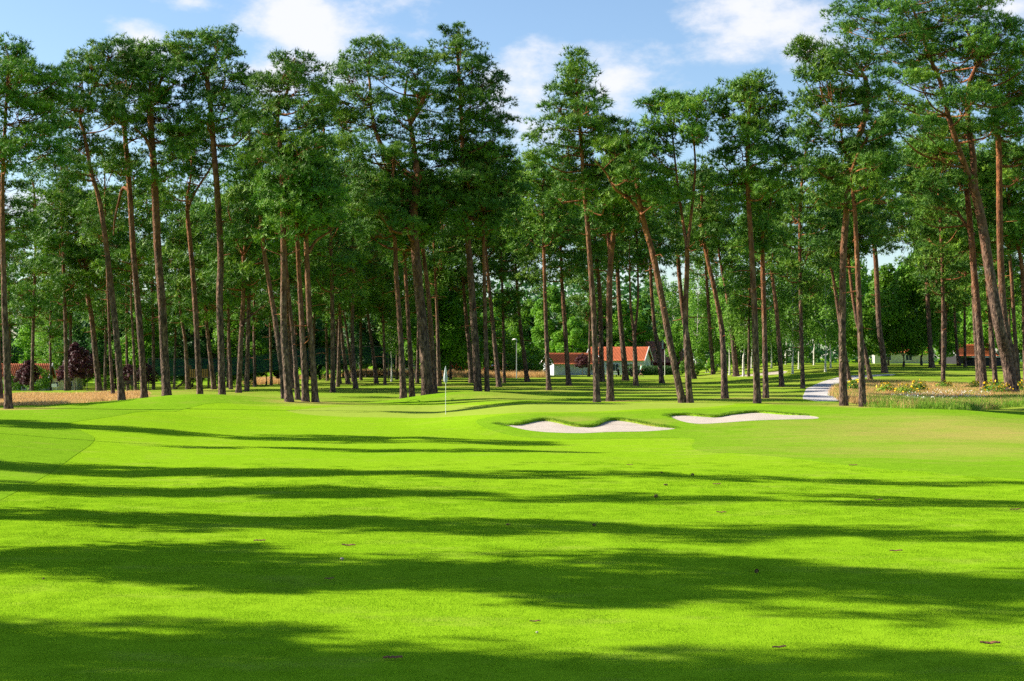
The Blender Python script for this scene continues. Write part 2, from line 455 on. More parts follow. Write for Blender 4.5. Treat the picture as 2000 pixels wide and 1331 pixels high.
reg[inside(cen, PATH)] = 6
for k, b in ((3, B1), (4, B2), (5, B3)): reg[inside(cen, b)] = k
# parched places of the rough (photo places -> ground places)
DRY = [(30, 800, 2.0, 1.6, .8), (1900, 850, 6.5, 6.0, .62), (1750, 855, 5, 4, .42), (1840, 880, 6, 3, .40), (1930, 800, 8, 5, .35), (1100, 765, 5, 4, .35), (1270, 757, 3, 3, .6),
       (1030, 775, 4, 4, .35), (620, 788, 3, 2, .55), (700, 786, 3, 1.5, .5), (350, 765, 5, 5, .55), (430, 762, 4, 5, .5), (1430, 780, 5, 4, .4), (1560, 775, 5, 5, .4), (1760, 745, 8, 8, .4),
       (1200, 775, 8, 6, .25), (1650, 790, 3, 2, .5), (1690, 792, 3, 2, .5), (1050, 757, 4, 6, .3), (690, 750, 8, 8, .3), (1350, 785, 3, 2, .4), (1250, 826, 1.2, 1.0, .35), (1120, 822, 1.2, 1., .35), (1680, 770, 4, 4, .8), (1740, 772, 5, 5, .85), (1800, 772, 5, 6, .85), (1870, 772, 5, 6, .85), (1940, 772, 5, 6, .85), (2000, 772, 6, 6, .85),
       (40, 782, 5, 4, .9), (110, 781, 5, 4, .9), (180, 778, 5, 4, .9), (245, 773, 4, 3, .9), (800, 735, 14, 6, .7), (1000, 735, 12, 6, .7)]
DRYG = [(*ground(a, b)[:2], c, d, e) for a, b, c, d, e in DRY]
def dryness(P):
    r = np.zeros(len(P))
    for x, y, a, b, e in DRYG: r = np.maximum(r, e * np.exp(-((P[:, 0] - x) / a) ** 2 - ((P[:, 1] - y) / b) ** 2))
    under = 0.34 * S((P[:, 1] - 82) / 12) * (1 - S((P[:, 1] - 190) / 60)) * (0.75 + 0.25 * np.sin(P[:, 0] * 0.33 + P[:, 1] * 0.21))
    return np.maximum(r, under)

def region(name, which, mat, zfun, skirt=None):
    T = CF[reg == which]
    ids, inv = np.unique(T, return_inverse=True); T = inv.reshape(-1, 3)
    P = CV[ids]; V = np.column_stack([P, zfun(P)])
    e1, e2 = P[T[:, 1]] - P[T[:, 0]], P[T[:, 2]] - P[T[:, 0]]
    flip = (e1[:, 0] * e2[:, 1] - e1[:, 1] * e2[:, 0]) < 0; T[flip] = T[flip][:, ::-1]
    faces = [T]
    if skirt:
        E = np.vstack([T[:, [0, 1]], T[:, [1, 2]], T[:, [2, 0]]])
        key = np.sort(E, 1); u, ix, ct = np.unique(key, axis=0, return_index=True, return_counts=True)
        be = E[ix[ct == 1]]
        mid = P[be].mean(1); be = be[np.abs(mid).max(1) < 400]
        used = np.unique(be); mapd = {v: len(V) + i for i, v in enumerate(used)}; nu = len(used)
        low = V[used].copy(); low[:, 2] -= skirt(P[used])
        V = np.vstack([V, V[used], low])
        faces.append(np.array([(mapd[b], mapd[a], mapd[a] + nu, mapd[b] + nu) for a, b in be]))
    me = mesh(name, V, faces, mat, True)
    at_ = me.attributes.new('dry', 'FLOAT', 'POINT'); at_.data.foreach_set('value', dryness(V[:, :2]).astype(np.float32))
    return tag(obj(name, me), kind='structure')

def near_bunker(P): return np.minimum(np.minimum(dist_to(P, B1), dist_to(P, B2)), dist_to(P, B3)) < 0.05
ROUGH_H = 0.006
def z_rough(P):
    z = zg(P[:, 0], P[:, 1]) + ROUGH_H
    near = P[:, 1] < 130
    return np.where(dist_to(P, PATH) < 0.02, z - 0.02, z)
o = region('ground', 0, M['rough'], z_rough, lambda P: np.where(near_bunker(P), 0.5, 0.08))
tag(o, 'mown rough grass of the golf course running back under the pines', 'ground')
o = region('fairway', 1, M['fairway'], lambda P: zg(P[:, 0], P[:, 1]) + 0.0, lambda P: np.full(len(P), 0.03))
tag(o, 'bright close-mown fairway striped by long tree shadows', 'fairway')
o = region('putting_green', 2, M['green'], lambda P: zg(P[:, 0], P[:, 1]) - 0.004)
tag(o, 'pale smooth putting green around the flagstick', 'putting green')

def sand_z(poly, depth):
    ym = {}
    def f(P):
        d = dist_to(P, poly)
        # back edge stands above the sand, the front edge runs out almost level
        fy = np.zeros(len(P)); gap = np.zeros(len(P))
        for i, p in enumerate(P):
            seg = poly; xs = seg[:, 0]
            close = np.argsort(np.abs(xs - p[0]))[:14]
            lo, hi = seg[close, 1].min(), seg[close, 1].max()
            gap[i] = hi - lo
            fy[i] = np.clip((p[1] - lo) / (hi - lo + 1e-6), 0, 1)
        return zg(P[:, 0], P[:, 1]) + 0.012 - depth * np.clip(gap / 3.0, 0.12, 1) * (0.02 + 0.98 * S(fy * 1.15))
    return f
for k, (poly, dep, lab) in enumerate([(B1, 0.11, 'pale sand bunker with scalloped grassy lip, nearer and left one of two'),
                                      (B2, 0.10, 'pale sand bunker with scalloped grassy lip, farther and right one of two'),
                                      (B3, 0.12, 'small distant sand bunker beyond the pines beside the path')]):
    o = region('sand_bunker', 3 + k, M['sand'], sand_z(poly, dep))
    tag(o, lab, 'bunker')
o = region('path', 6, M['gravel'], lambda P: zg(P[:, 0], P[:, 1]) - 0.0)
tag(o, 'pale gravel path curving away between the pines', 'path')

# ------------------------------------------------------------------ scattered grass (uncountable)
def blade_patch(name, size, n, h, w, mat, lean=0.4, seed=1, hvar=0.35, seg=1):
    r = np.random.default_rng(seed)
    b = np.column_stack([r.uniform(-size / 2, size / 2, (n, 2)), np.full(n, -0.004)])
    a = r.uniform(0, 2 * np.pi, n); side = np.column_stack([np.cos(a), np.sin(a), np.zeros(n)])
    hh = h * (1 + r.normal(0, hvar, n)).clip(0.35, 2)
    tip = b + np.column_stack([r.normal(0, lean, (n, 2)) * hh[:, None], hh])
    ww = w * r.uniform(0.7, 1.3, n)[:, None]
    if seg == 1:
        V = np.stack([b - side * ww / 2, b + side * ww / 2, tip], 1).reshape(-1, 3)
        return mesh(name, V, np.arange(3 * n).reshape(-1, 3), mat)
    mid = b * 0.5 + tip * 0.5; mid[:, 2] += hh * 0.12
    V = np.stack([b - side * ww / 2, b + side * ww / 2, mid + side * ww * .45, mid - side * ww * .45, tip], 1).reshape(-1, 3)
    i = np.arange(n)[:, None] * 5
    return mesh(name, V, [np.hstack([i, i + 1, i + 2, i + 3]), np.hstack([i + 3, i + 2, i + 4])], mat)

def scatter(name, P3, inst, label, cat, smin=0.8, smax=1.2, scales=None):
    """one uncountable mass: copies of a small clump over points (geometry nodes)"""
    P3 = np.asarray(P3)
    me = bpy.data.meshes.new(name); me.vertices.add(len(P3)); me.vertices.foreach_set('co', P3.astype(np.float32).reshape(-1))
    r = np.random.default_rng(len(P3))
    a = me.attributes.new('turn', 'FLOAT', 'POINT'); a.data.foreach_set('value', r.uniform(0, 6.283, len(P3)).astype(np.float32))
    a = me.attributes.new('size', 'FLOAT', 'POINT')
    sc = r.uniform(smin, smax, len(P3)) if scales is None else scales
    a.data.foreach_set('value', np.asarray(sc).astype(np.float32))
    o = obj(name, me)
    src = bpy.data.objects.new(name + '_clump', inst)
    ng = bpy.data.node_groups.new(name + '_nodes', 'GeometryNodeTree')
    ng.interface.new_socket('Geometry', in_out='INPUT', socket_type='NodeSocketGeometry')
    ng.interface.new_socket('Geometry', in_out='OUTPUT', socket_type='NodeSocketGeometry')
    gi = ng.nodes.new('NodeGroupInput'); go = ng.nodes.new('NodeGroupOutput')
    oi = ng.nodes.new('GeometryNodeObjectInfo'); oi.inputs['Object'].default_value = src
    ip = ng.nodes.new('GeometryNodeInstanceOnPoints')
    at1 = ng.nodes.new('GeometryNodeInputNamedAttribute'); at1.data_type = 'FLOAT'; at1.inputs['Name'].default_value = 'turn'
    at2 = ng.nodes.new('GeometryNodeInputNamedAttribute'); at2.data_type = 'FLOAT'; at2.inputs['Name'].default_value = 'size'
    cx = ng.nodes.new('ShaderNodeCombineXYZ')
    L = ng.links.new
    L(at1.outputs['Attribute'], cx.inputs['Z']); L(gi.outputs[0], ip.inputs['Points']); L(oi.outputs['Geometry'], ip.inputs['Instance'])
    L(cx.outputs[0], ip.inputs['Rotation']); L(at2.outputs['Attribute'], ip.inputs['Scale']); L(ip.outputs[0], go.inputs[0])
    md = o.modifiers.new('scatter', 'NODES'); md.node_group = ng
    tag(o, label, cat, kind='stuff')
    return o

def on_ground(P, dz=0.0): return np.column_stack([P, zg(P[:, 0], P[:, 1]) + dz])

P = lattice(-18, 18, 7.5, 36, 0.36, 0.5)
P = P[(np.abs(P[:, 0]) < 0.36 * P[:, 1] + 4)]
P = P[RNG.uniform(0, 1, len(P)) < np.clip((37 - P[:, 1]) / 12, 0.0, 1)]
P = P[inside(P, FAIR)]
scatter('fairway_grass', on_ground(P), blade_patch('fairway_grass_clump', 0.5, 420, 0.015, 0.005, M['blade'], 0.5, 3),
        'short cut grass blades of the near fairway', 'grass')
# longer grass along the rim of the rough and the bunker lips
rim = []
for poly in (FAIR,):
    for i in range(len(poly)):
        a, b = poly[i], poly[(i + 1) % len(poly)]
        if 24 < a[1] < 75 and abs(a[0]) < 30:
            n = int(np.hypot(*(b - a)) / 0.12) + 1
            for t in np.linspace(0, 1, n, endpoint=False): rim.append(a + (b - a) * t)
rim = np.array(rim); rim = np.vstack([rim + RNG.normal(0, 0.12, rim.shape) for _ in range(2)])
rim = rim[~inside(rim, FAIR)]
scatter('rough_edge_grass', on_ground(rim, ROUGH_H - 0.01), blade_patch('edge_clump', 0.16, 26, 0.022, 0.006, M['blade'], 0.5, 5),
        'slightly longer grass along the edge of the rough', 'grass')
def lip_points(poly, d=0.05, k=3):
    out = []
    ycen = {}
    for i in range(len(poly)):
        a, b = poly[i], poly[(i + 1) % len(poly)]
        close = np.argsort(np.abs(poly[:, 0] - a[0]))[:14]
        lo, hi = poly[close, 1].min(), poly[close, 1].max()
        if (a[1] - lo) / (hi - lo + 1e-6) < 0.35: continue
        n = int(np.hypot(*(b - a)) / d) + 1
        for t in np.linspace(0, 1, n, endpoint=False):
            for _ in range(k): out.append(a + (b - a) * t + RNG.normal(0, 0.07, 2))
    out = np.array(out)
    return out[~inside(out, poly) | (dist_to(out, poly) < 0.03)]
lp = np.vstack([lip_points(B1), lip_points(B2)])
scatter('bunker_lip_grass', on_ground(lp, ROUGH_H - 0.02), blade_patch('lip_clump', 0.14, 22, 0.055, 0.008, M['lip_blade'], 0.6, 6),
        'shaggy darker grass hanging over the bunker lips', 'grass')
# ------------------------------------------------------------------ pine trees
def unit(a): return a / (np.linalg.norm(a, axis=-1, keepdims=True) + 1e-9)

def puffs_in_lobe(c, r, rng, rp, k):
    """centres of needle pads in one lobe (c centre, r three radii), crowded to the outside and the top"""
    area = (r[0] * r[2] + r[1] * r[2] + r[0] * r[1]) * 4 / 3 * np.pi / 1.0
    n = max(5, int(k * area / (np.pi * rp * rp)))
    d = unit(rng.normal(0, 1, (n, 3)))
    d[:, 2] = np.where(rng.uniform(0, 1, n) < 0.62, np.abs(d[:, 2]), d[:, 2])
    rad = rng.uniform(0.35, 1.0, n) ** 0.6
    return c + d * rad[:, None] * r, d

def tufts_on_puffs(C, D, rng, rp, nt, L):
    n = len(C)
    sz = rp * rng.uniform(0.65, 1.3, n)
    q = unit(rng.normal(0, 1, (n, nt, 3)))
    q[..., 2] = np.where(rng.uniform(0, 1, (n, nt)) < 0.7, np.abs(q[..., 2]), q[..., 2])
    rr = rng.uniform(0.25, 1, (n, nt, 1)) ** 0.5
    pos = C[:, None, :] + q * rr * sz[:, None, None] * np.array([1, 1, 0.66])
    dr = unit(q * 0.8 + D[:, None, :] * 0.35 + np.array([0, 0, 0.35]) + rng.normal(0, 0.25, q.shape))
    return pos.reshape(-1, 3), dr.reshape(-1, 3)

def needle_tris(pos, dr, rng, nb, L, W):
    n = len(pos)
    o = np.broadcast_to(dr[:, None, :], (n, nb, 3))
    tang = unit(np.cross(o, rng.normal(0, 1, (n, nb, 3))))
    flat = rng.uniform(0, 1, (n, nb, 1)) < 0.78
    sp = unit(np.where(flat, tang + o * rng.uniform(0.15, 0.8, (n, nb, 1)), o + rng.normal(0, 0.5, (n, nb, 3))))
    sd = unit(np.where(flat, np.cross(sp, o) + rng.normal(0, 0.22, (n, nb, 3)), np.cross(sp, rng.normal(0, 1, (n, nb, 3)))))
    ln = L * rng.uniform(0.6, 1.25, (n, nb, 1))
    b = np.broadcast_to(pos[:, None, :], sp.shape)
    root = b - sp * ln * 0.2
    V = np.stack([root - sd * W * 0.5, root + sd * W * 0.5, b + sp * ln], 2).reshape(-1, 3)
    return V

def limb_tube(P, r0, r1, n, rng, jit=0.05, flare=0.0, z0=None, zspan=None):
    P = catmull(P, 6)
    t = np.linspace(0, 1, len(P))
    R = r0 + (r1 - r0) * t ** 0.9
    if flare: 
        h = P[:, 2] - P[0, 2]; R = R * (1 + flare * np.exp(-h / 0.45))
    V, Q = tube(P, R, n, jit, rng)
    return P, R, V, Q

def with_up(me, V, z0, span):
    a = me.attributes.new('up', 'FLOAT', 'POINT')
    a.data.foreach_set('value', ((V[:, 2] - z0) / span).astype(np.float32))

def join(parts):
    V = []; Fq = []; off = 0
    for v, q in parts:
        V.append(v); Fq.append(q + off); off += len(v)
    return np.vstack(V), np.vstack(Fq)

def pine_meshes(rng, stems, lobes, w0, detail=1.0, mat='needles', base=(0, 0, 0), dens=None):
    """stems: polylines in metres, the first is the trunk from the ground up; lobes: rows cx,cy,cz,rx,ry,rz. All relative to base."""
    base = np.asarray(base, float)
    stems = [np.asarray(s, float) - base for s in stems]
    lobes = np.asarray(lobes, float).copy(); lobes[:, :3] -= base
    ztop = (lobes[:, 2] + lobes[:, 5]).max(); span = max(ztop, 4.0)
    parts = []; axis = []
    for k, s in enumerate(stems):
        if k == 0:
            top = lobes[np.argmax(lobes[:, 2])][:3]
            if len(stems) == 1 and top[2] > s[-1][2] + 0.3: s = np.vstack([s, top])
            s = np.vstack([s[0] - np.array([0, 0, 0.25]), s])
            L = s[-1][2] - s[0][2]
            P, R, V, Q = limb_tube(s, w0, w0 * (0.30 if len(stems) == 1 else 0.6), 12, rng, 0.035, 0.50)
        else:
            P, R, V, Q = limb_tube(s, w0 * 0.52, w0 * 0.16, 9, rng, 0.035)
        parts.append((V, Q)); axis.append(np.column_stack([P, R]))
    AX = np.vstack(axis)
    tv, tq = join(parts)
    # branches and foliage
    bp = []; puC = []; puD = []
    rp = 0.52 / math.sqrt(detail)
    for lb in lobes:
        c, r = lb[:3], lb[3:]
        dh = np.hypot(AX[:, 0] - c[0], AX[:, 1] - c[1]); dz = c[2] - AX[:, 2]
        cost = np.hypot(dh, dz) + np.where(dz < 0.25 * dh - 0.3, 4.0, 0) + (AX[:, 2] < span * 0.25) * 6
        a = AX[np.argmin(cost)]
        A = a[:3]; mid = A * 0.45 + c * 0.55 + np.array([0, 0, -0.10 * np.linalg.norm(c - A)]) + rng.normal(0, 0.12, 3)
        br = min(a[3] * 0.55, 0.05 + 0.022 * np.linalg.norm(c - A))
        V, Q = tube(catmull([A, mid, c], 4), np.linspace(br, 0.022, 9), 5); bp.append((V, Q))
        C, D = puffs_in_lobe(c, r, rng, rp, dens or (0.76 if detail >= 1 else 0.56))
        puC.append(C); puD.append(D)
        for p in C[rng.uniform(0, 1, len(C)) < 0.55]:
            s0 = c + (A - c) * rng.uniform(0, 0.5)
            m = (s0 + p) / 2 + np.array([0, 0, -0.12]) + rng.normal(0, 0.1, 3)
            V, Q = tube(np.array([s0, m, p]), np.array([0.028, 0.018, 0.008]), 3); bp.append((V, Q))
    # a few dead snags below the crown
    zlow = lobes[:, 2].min()
    tr = axis[0]
    for _ in range(rng.integers(3, 8)):
        zz = rng.uniform(0.35, 0.95) * zlow
        a = tr[np.argmin(np.abs(tr[:, 2] - zz))]; an = rng.uniform(0, 6.28); l = rng.uniform(0.3, 1.4)
        e = a[:3] + np.array([math.cos(an) * l, math.sin(an) * l, rng.uniform(-0.2, 0.4) * l])
        V, Q = tube(np.array([a[:3], (a[:3] + e) / 2 + rng.normal(0, 0.06, 3), e]), np.array([0.035, 0.025, 0.01]), 4); bp.append((V, Q))
    bv, bq = join(bp)
    nt0 = len(tv)
    av, aq = join([(tv, tq), (bv, bq)])
    me_t = mesh('trunk', av, aq, M['bark'], True); me_b = None
    up = np.concatenate([tv[:, 2] / span, (bv[:, 2] + 0.6 * span) / (1.2 * span)])
    aa = me_t.attributes.new('up', 'FLOAT', 'POINT'); aa.data.foreach_set('value', up.astype(np.float32))
    C = np.vstack(puC); D = np.vstack(puD)
    pos, dr = tufts_on_puffs(C, D, rng, rp, 22, 0.2)
    V = needle_tris(pos, dr, rng, 8 if detail >= 1 else 6, 0.26 / math.sqrt(detail), (0.043 if detail >= 1 else 0.052) / math.sqrt(detail))
    me_c = mesh('crown', V, np.arange(len(V)).reshape(-1, 3), M[mat])
    return me_t, me_b, me_c

def place_tree(name, meshes, loc, rz=0.0, sc=1.0, sz=None):
    e = empty(name, loc, rz); e.scale = (sc, sc, sz or sc)
    for n, me in zip(('trunk', 'branches', 'crown'), meshes):
        if me is not None: obj(n, me, e)
    return e

def auto_lobes(rng, trunk_px, ytop, ybot, hw, n=9):
    """needle masses round the stem, in photo pixels"""
    tp = np.array(trunk_px, float)
    out = []
    for i in range(n):
        t = (i + 0.5) / n
        y = ybot + (ytop - ybot) * t
        xi = np.interp(-y, -tp[:, 1], tp[:, 0])
        prof = math.sin(math.pi * (0.22 + 0.70 * t)) ** 0.8
        rx = hw * rng.uniform(0.50, 0.74) * (0.6 + 0.4 * prof); s = 1 if i % 2 else -1
        x = xi + s * rng.uniform(0.15, 0.75) * hw * prof
        if t > 0.88: x = xi + rng.uniform(-0.15, 0.15) * hw
        out.append((x, y + rx * 0.3 * (t > .88), rx, rx * rng.uniform(0.58, 0.8)))
    return out

PINES = []
def pine(label, trunk, w, lobes=None, limbs=(), Y=None, auto=None, detail=1.0, group=None):
    """trunk/limbs/lobes are read off the photograph (pixels) and set at the tree's own distance Y with real depth"""
    rng = np.random.default_rng(1000 + len(PINES))
    bx, by = trunk[0]
    if Y is None:
        gx, gy, gz = ground(bx, by)
    else:
        gy = Y; gx = (bx - 1000) / F * Y; gz = float(zg(gx, gy))
    s = gy / F
    def w3(p, dy=0.0): 
        q = at(p[0], p[1], gy); q[1] += dy; q[0] *= (gy + dy) / gy; q[2] = EYE + (q[2] - EYE) * (gy + dy) / gy
        return q
    base = np.array([gx, gy, gz])
    tr = [base] + [w3(p, rng.normal(0, 0.12)) for p in trunk[1:]]
    stems = [tr]
    for li in limbs:
        d = rng.choice([-1, 1]) * rng.uniform(0.2, 0.5)
        stems.append([w3(p, d * i) for i, p in enumerate(li)])
    if lobes is None: lobes = auto_lobes(rng, trunk, auto[0] - 12, auto[1] + (0 if gy < 100 else 14), auto[2] * (0.95 if gy < 100 else 1.2), auto[3] + 2)
    L3 = []
    crown_hw = max(abs(l[0] - np.mean([q[0] for q in lobes])) for l in lobes) * s + 0.5
    for i, (cx, cy_, rx, ry) in enumerate(lobes):
        dy = rng.uniform(-0.7, 0.7) * crown_hw * (0.35 if cy_ < min(q[1] for q in lobes) + 25 else 1)
        c = w3((cx, cy_), dy)
        L3.append((*c, rx * s * 1.25, rx * s * rng.uniform(0.9, 1.2), ry * s * 1.3))
    # foliage also fills the far and near sides of the crown
    for (cx, cy_, rx, ry) in [lobes[i] for i in range(1, len(lobes), 3)]:
        sg = rng.choice([-1, 1]); mx = np.mean([q[0] for q in lobes])
        c = w3(((cx + mx) / 2, cy_ + 0.2 * ry), sg * crown_hw * 0.75)
        L3.append((*c, rx * s * .8, rx * s * .8, ry * s * .8))
    ms = pine_meshes(rng, stems, L3, w * s / 2, detail if not auto else min(detail, 0.8 if gy < 100 else 0.4), base=base)
    e = place_tree('pine_tree', ms, base)
    tag(e, label, 'pine tree', group or 'Scots pines along the back of the green')
    PINES.append((e, ms)); return e

# ---- front row, left to right
pine('tall pine cut by the picture\'s left edge with flared lit roots', [(17, 799), (13, 700), (9, 600), (6, 500), (5, 400), (7, 300)], 17,
     [(18, 110, 36, 28), (45, 140, 45, 26), (60, 185, 60, 34), (15, 165, 45, 32), (100, 215, 50, 32), (40, 235, 55, 36), (110, 160, 40, 26), (85, 265, 45, 26), (20, 300, 40, 28), (-40, 200, 55, 50), (-30, 300, 50, 40), (95, 300, 36, 22)])
pine('dark pine trunk at the very left edge behind the flared one', [(2, 796), (-1, 700), (-5, 600), (-8, 480)], 11, auto=(330, 520, 70, 8), Y=88)
pine('slim pine pressed against the lean left-hand pine from behind', [(221, 779), (216, 700), (212, 600), (208, 500)], 9, auto=(300, 470, 60, 8), Y=98)
pine('pine with S-bent reddish trunk bowing to the left', [(238, 778), (228, 660), (216, 555), (206, 468), (194, 392), (178, 335), (165, 262), (160, 220)], 15,
     [(215, 112, 45, 24), (180, 130, 40, 26), (155, 165, 48, 30), (215, 165, 50, 30), (140, 210, 45, 28), (190, 215, 50, 28), (235, 235, 40, 24), (125, 250, 36, 24), (200, 290, 40, 18), (150, 290, 36, 22), (120, 330, 40, 24)], Y=87)
pine('slender pine half hidden behind the second straight trunk on the left', [(265, 764), (262, 700), (259, 640), (256, 560)], 8, auto=(330, 520, 55, 8), Y=112)
pine('straight pine with a small tuft of needles mid-trunk left of the thickest left pine', [(282, 775), (276, 680), (269, 588), (260, 484), (255, 400), (250, 330), (244, 262), (240, 200)], 14,
     [(250, 105, 36, 22), (275, 130, 40, 24), (245, 150, 40, 24), (270, 195, 44, 28), (228, 240, 40, 22), (245, 318, 36, 22), (225, 335, 24, 14), (285, 265, 34, 22), (215, 190, 30, 22)], [[(252, 372), (240, 368), (232, 395), (224, 430), (222, 460)]], Y=90)
pine('thickest straight pine of the left group with orange upper trunk', [(326, 773), (321, 690), (317, 603), (309, 501), (304, 400), (301, 330), (296, 268), (293, 200)], 19,
     [(300, 112, 34, 20), (330, 118, 34, 22), (305, 150, 48, 28), (345, 160, 44, 28), (290, 195, 44, 26), (350, 205, 44, 28), (320, 235, 50, 28), (360, 262, 40, 24), (345, 310, 42, 26), (330, 345, 38, 20)], [[(300, 305), (285, 272), (262, 250)]], Y=89)
pine('pine that forks into a wide V among dark needles', [(391, 773), (386, 690), (382, 610), (374, 500), (368, 440), (366, 412)], 13,
     [(385, 290, 44, 24), (350, 320, 40, 24), (400, 325, 34, 18), (365, 355, 36, 20), (340, 275, 36, 22), (420, 300, 24, 12), (345, 390, 34, 24), (395, 265, 34, 20)],
     [[(366, 412), (366, 385), (372, 350), (374, 315)], [(366, 412), (376, 385), (392, 358), (412, 326), (416, 300)]], Y=94)
pine('tall pine with bare orange stem and flat spreading top left of centre', [(434, 773), (432, 680), (429, 588), (431, 501), (426, 400), (422, 345), (417, 284), (412, 216), (405, 160), (402, 130)], 15,
     [(438, 72, 28, 13), (415, 85, 32, 15), (375, 88, 46, 17), (345, 105, 34, 16), (460, 108, 20, 9), (400, 118, 30, 14), (375, 140, 44, 20), (455, 150, 36, 16), (485, 165, 30, 18), (395, 185, 44, 24), (450, 200, 44, 22), (480, 215, 34, 22), (430, 250, 40, 20), (385, 235, 36, 22), (490, 255, 34, 26)],
     [[(405, 160), (412, 120), (428, 95), (436, 78)], [(403, 150), (388, 128), (370, 105)]], Y=88)
pine('dark pine crossed in front by a leaning one, tall round crown', [(565, 785), (558, 704), (554, 637), (554, 501), (553, 420), (549, 304), (542, 237), (546, 203), (560, 183)], 17,
     [(572, 122, 36, 16), (545, 140, 34, 20), (600, 145, 34, 18), (628, 168, 26, 12), (530, 175, 42, 22), (580, 180, 44, 24), (615, 195, 36, 18), (510, 215, 40, 24), (560, 225, 44, 24), (610, 240, 40, 22), (505, 260, 40, 26), (540, 290, 40, 24), (600, 290, 44, 26), (575, 335, 44, 24), (620, 340, 36, 24), (500, 310, 36, 26)])
pine('leaning pine crossing behind a dark upright trunk', [(556, 783), (548, 704), (534, 603), (517, 501), (510, 440), (507, 390)], 14, auto=(300, 470, 62, 10), Y=86)
pine('pine directly right of the crossed dark trunk with thin lit edge', [(582, 783), (577, 710), (570, 637), (563, 560), (558, 480)], 12, auto=(330, 500, 60, 9), Y=88)
pine('stout lit pine left of the forked-branch pine in the close pair', [(597, 785), (594, 710), (590, 637), (585, 552), (581, 468), (578, 400)], 16, auto=(310, 470, 70, 10))
pine('right pine of the close pair with a branch rising to the right', [(616, 786), (611, 710), (605, 637), (600, 518), (597, 440), (596, 390)], 14, auto=(290, 450, 70, 10), limbs=[[(602, 495), (618, 470), (646, 451), (665, 430)]])
pine('reddish pine at the foot of the mound left of the flagstick', [(788, 777), (785, 710), (781, 637), (774, 535), (771, 468), (763, 440)], 15, auto=(300, 470, 60, 9), Y=91)
pine('grey pine between the reddish pine and the big pine by the flag', [(805, 773), (802, 710), (798, 637), (793, 550), (788, 480)], 13, auto=(330, 520, 50, 8), Y=94)
pine('biggest pine left of the flag with two crooked limbs and broad crown', [(835, 772), (831, 710), (825, 637), (814, 520), (808, 430), (811, 375), (819, 340)], 24,
     [(722, 100, 40, 15), (700, 125, 36, 18), (765, 108, 36, 15), (800, 118, 36, 18), (840, 130, 34, 22), (680, 155, 40, 22), (730, 150, 40, 18), (665, 200, 40, 24), (715, 195, 36, 20), (825, 165, 44, 26), (865, 175, 32, 28), (655, 235, 34, 24), (700, 245, 44, 26), (775, 215, 40, 22), (840, 215, 48, 30),
      (760, 265, 40, 24), (690, 295, 44, 28), (850, 270, 48, 34), (800, 300, 34, 24), (700, 345, 44, 28), (860, 325, 50, 36), (740, 375, 44, 26), (715, 410, 40, 24), (790, 395, 40, 24), (850, 385, 48, 34), (830, 440, 44, 26), (765, 440, 40, 26), (720, 460, 36, 24)],
     [[(816, 350), (784, 331), (754, 301), (733, 255), (725, 210), (722, 160), (716, 125)], [(816, 350), (810, 297), (801, 240), (791, 193), (796, 150)], [(801, 240), (822, 205), (840, 165)]], Y=92)
pine('lit pine hugging the right side of the biggest flag-side pine', [(849, 769), (846, 710), (841, 637), (836, 569), (826, 485), (822, 430)], 14, auto=(330, 480, 55, 8), Y=94)
pine('tall narrow-topped pine right of the flagstick, highest in the middle', [(934, 772), (930, 700), (926, 637), (919, 535), (914, 468), (910, 417), (907, 370), (901, 233), (896, 135), (891, 80)], 18,
     [(890, 72, 30, 18), (868, 92, 22, 13), (912, 100, 26, 15), (880, 122, 32, 14), (920, 135, 34, 16), (945, 122, 16, 9), (900, 160, 36, 18), (945, 168, 34, 18), (968, 160, 18, 12), (970, 205, 26, 20), (925, 205, 44, 22), (890, 200, 30, 20), (945, 240, 40, 20), (990, 240, 28, 10), (910, 255, 46, 26), (960, 275, 40, 20), (890, 300, 48, 30), (940, 315, 50, 28), (980, 305, 26, 14),
      (905, 355, 52, 30), (950, 370, 44, 28), (880, 395, 44, 28), (925, 410, 48, 28), (985, 345, 26, 18), (960, 420, 36, 24)], Y=93)
pine('slim orange pine beside the tall narrow-topped pine', [(952, 772), (949, 680), (947, 603), (945, 485), (944, 430)], 12, auto=(290, 470, 58, 9), Y=93)
pine('grey-footed pine with flared base right of the flag group', [(975, 756), (969, 700), (963, 637), (953, 535), (949, 470)], 12, auto=(320, 490, 60, 9))
pine('straight slim orange pine left of the white house', [(1072, 763), (1069, 700), (1066, 620), (1063, 518), (1061, 417), (1060, 370)], 11, auto=(330, 460, 60, 9))
pine('pale straight pine in front of the white garage wall', [(1111, 754), (1106, 680), (1100, 586), (1097, 542), (1094, 470)], 12, auto=(360, 540, 62, 10))
pine('cone-shaped tall pine with pointed top right of centre', [(1166, 786), (1163, 700), (1159, 603), (1153, 518), (1147, 434), (1142, 381), (1137, 307), (1130, 210), (1127, 140)], 14,
     [(1127, 116, 13, 12), (1124, 138, 22, 13), (1112, 158, 24, 14), (1140, 160, 24, 14), (1105, 182, 30, 15), (1140, 188, 32, 17), (1095, 210, 32, 17), (1150, 218, 36, 18), (1120, 220, 32, 18), (1085, 245, 36, 20), (1175, 245, 32, 18), (1130, 258, 40, 22), (1070, 280, 34, 18), (1195, 272, 32, 18), (1105, 300, 40, 22), (1160, 300, 44, 24),
      (1060, 315, 32, 20), (1215, 300, 28, 18), (1095, 345, 36, 22), (1180, 345, 44, 26), (1140, 370, 40, 24), (1215, 350, 30, 24), (1090, 390, 34, 20), (1180, 400, 40, 24)])
pine('dark double-trunked pine right of the cone-shaped pine', [(1192, 784), (1191, 700), (1190, 603), (1192, 518), (1199, 450), (1203, 380)], 15, auto=(290, 470, 58, 9), limbs=[[(1192, 518), (1187, 450), (1186, 390)]])
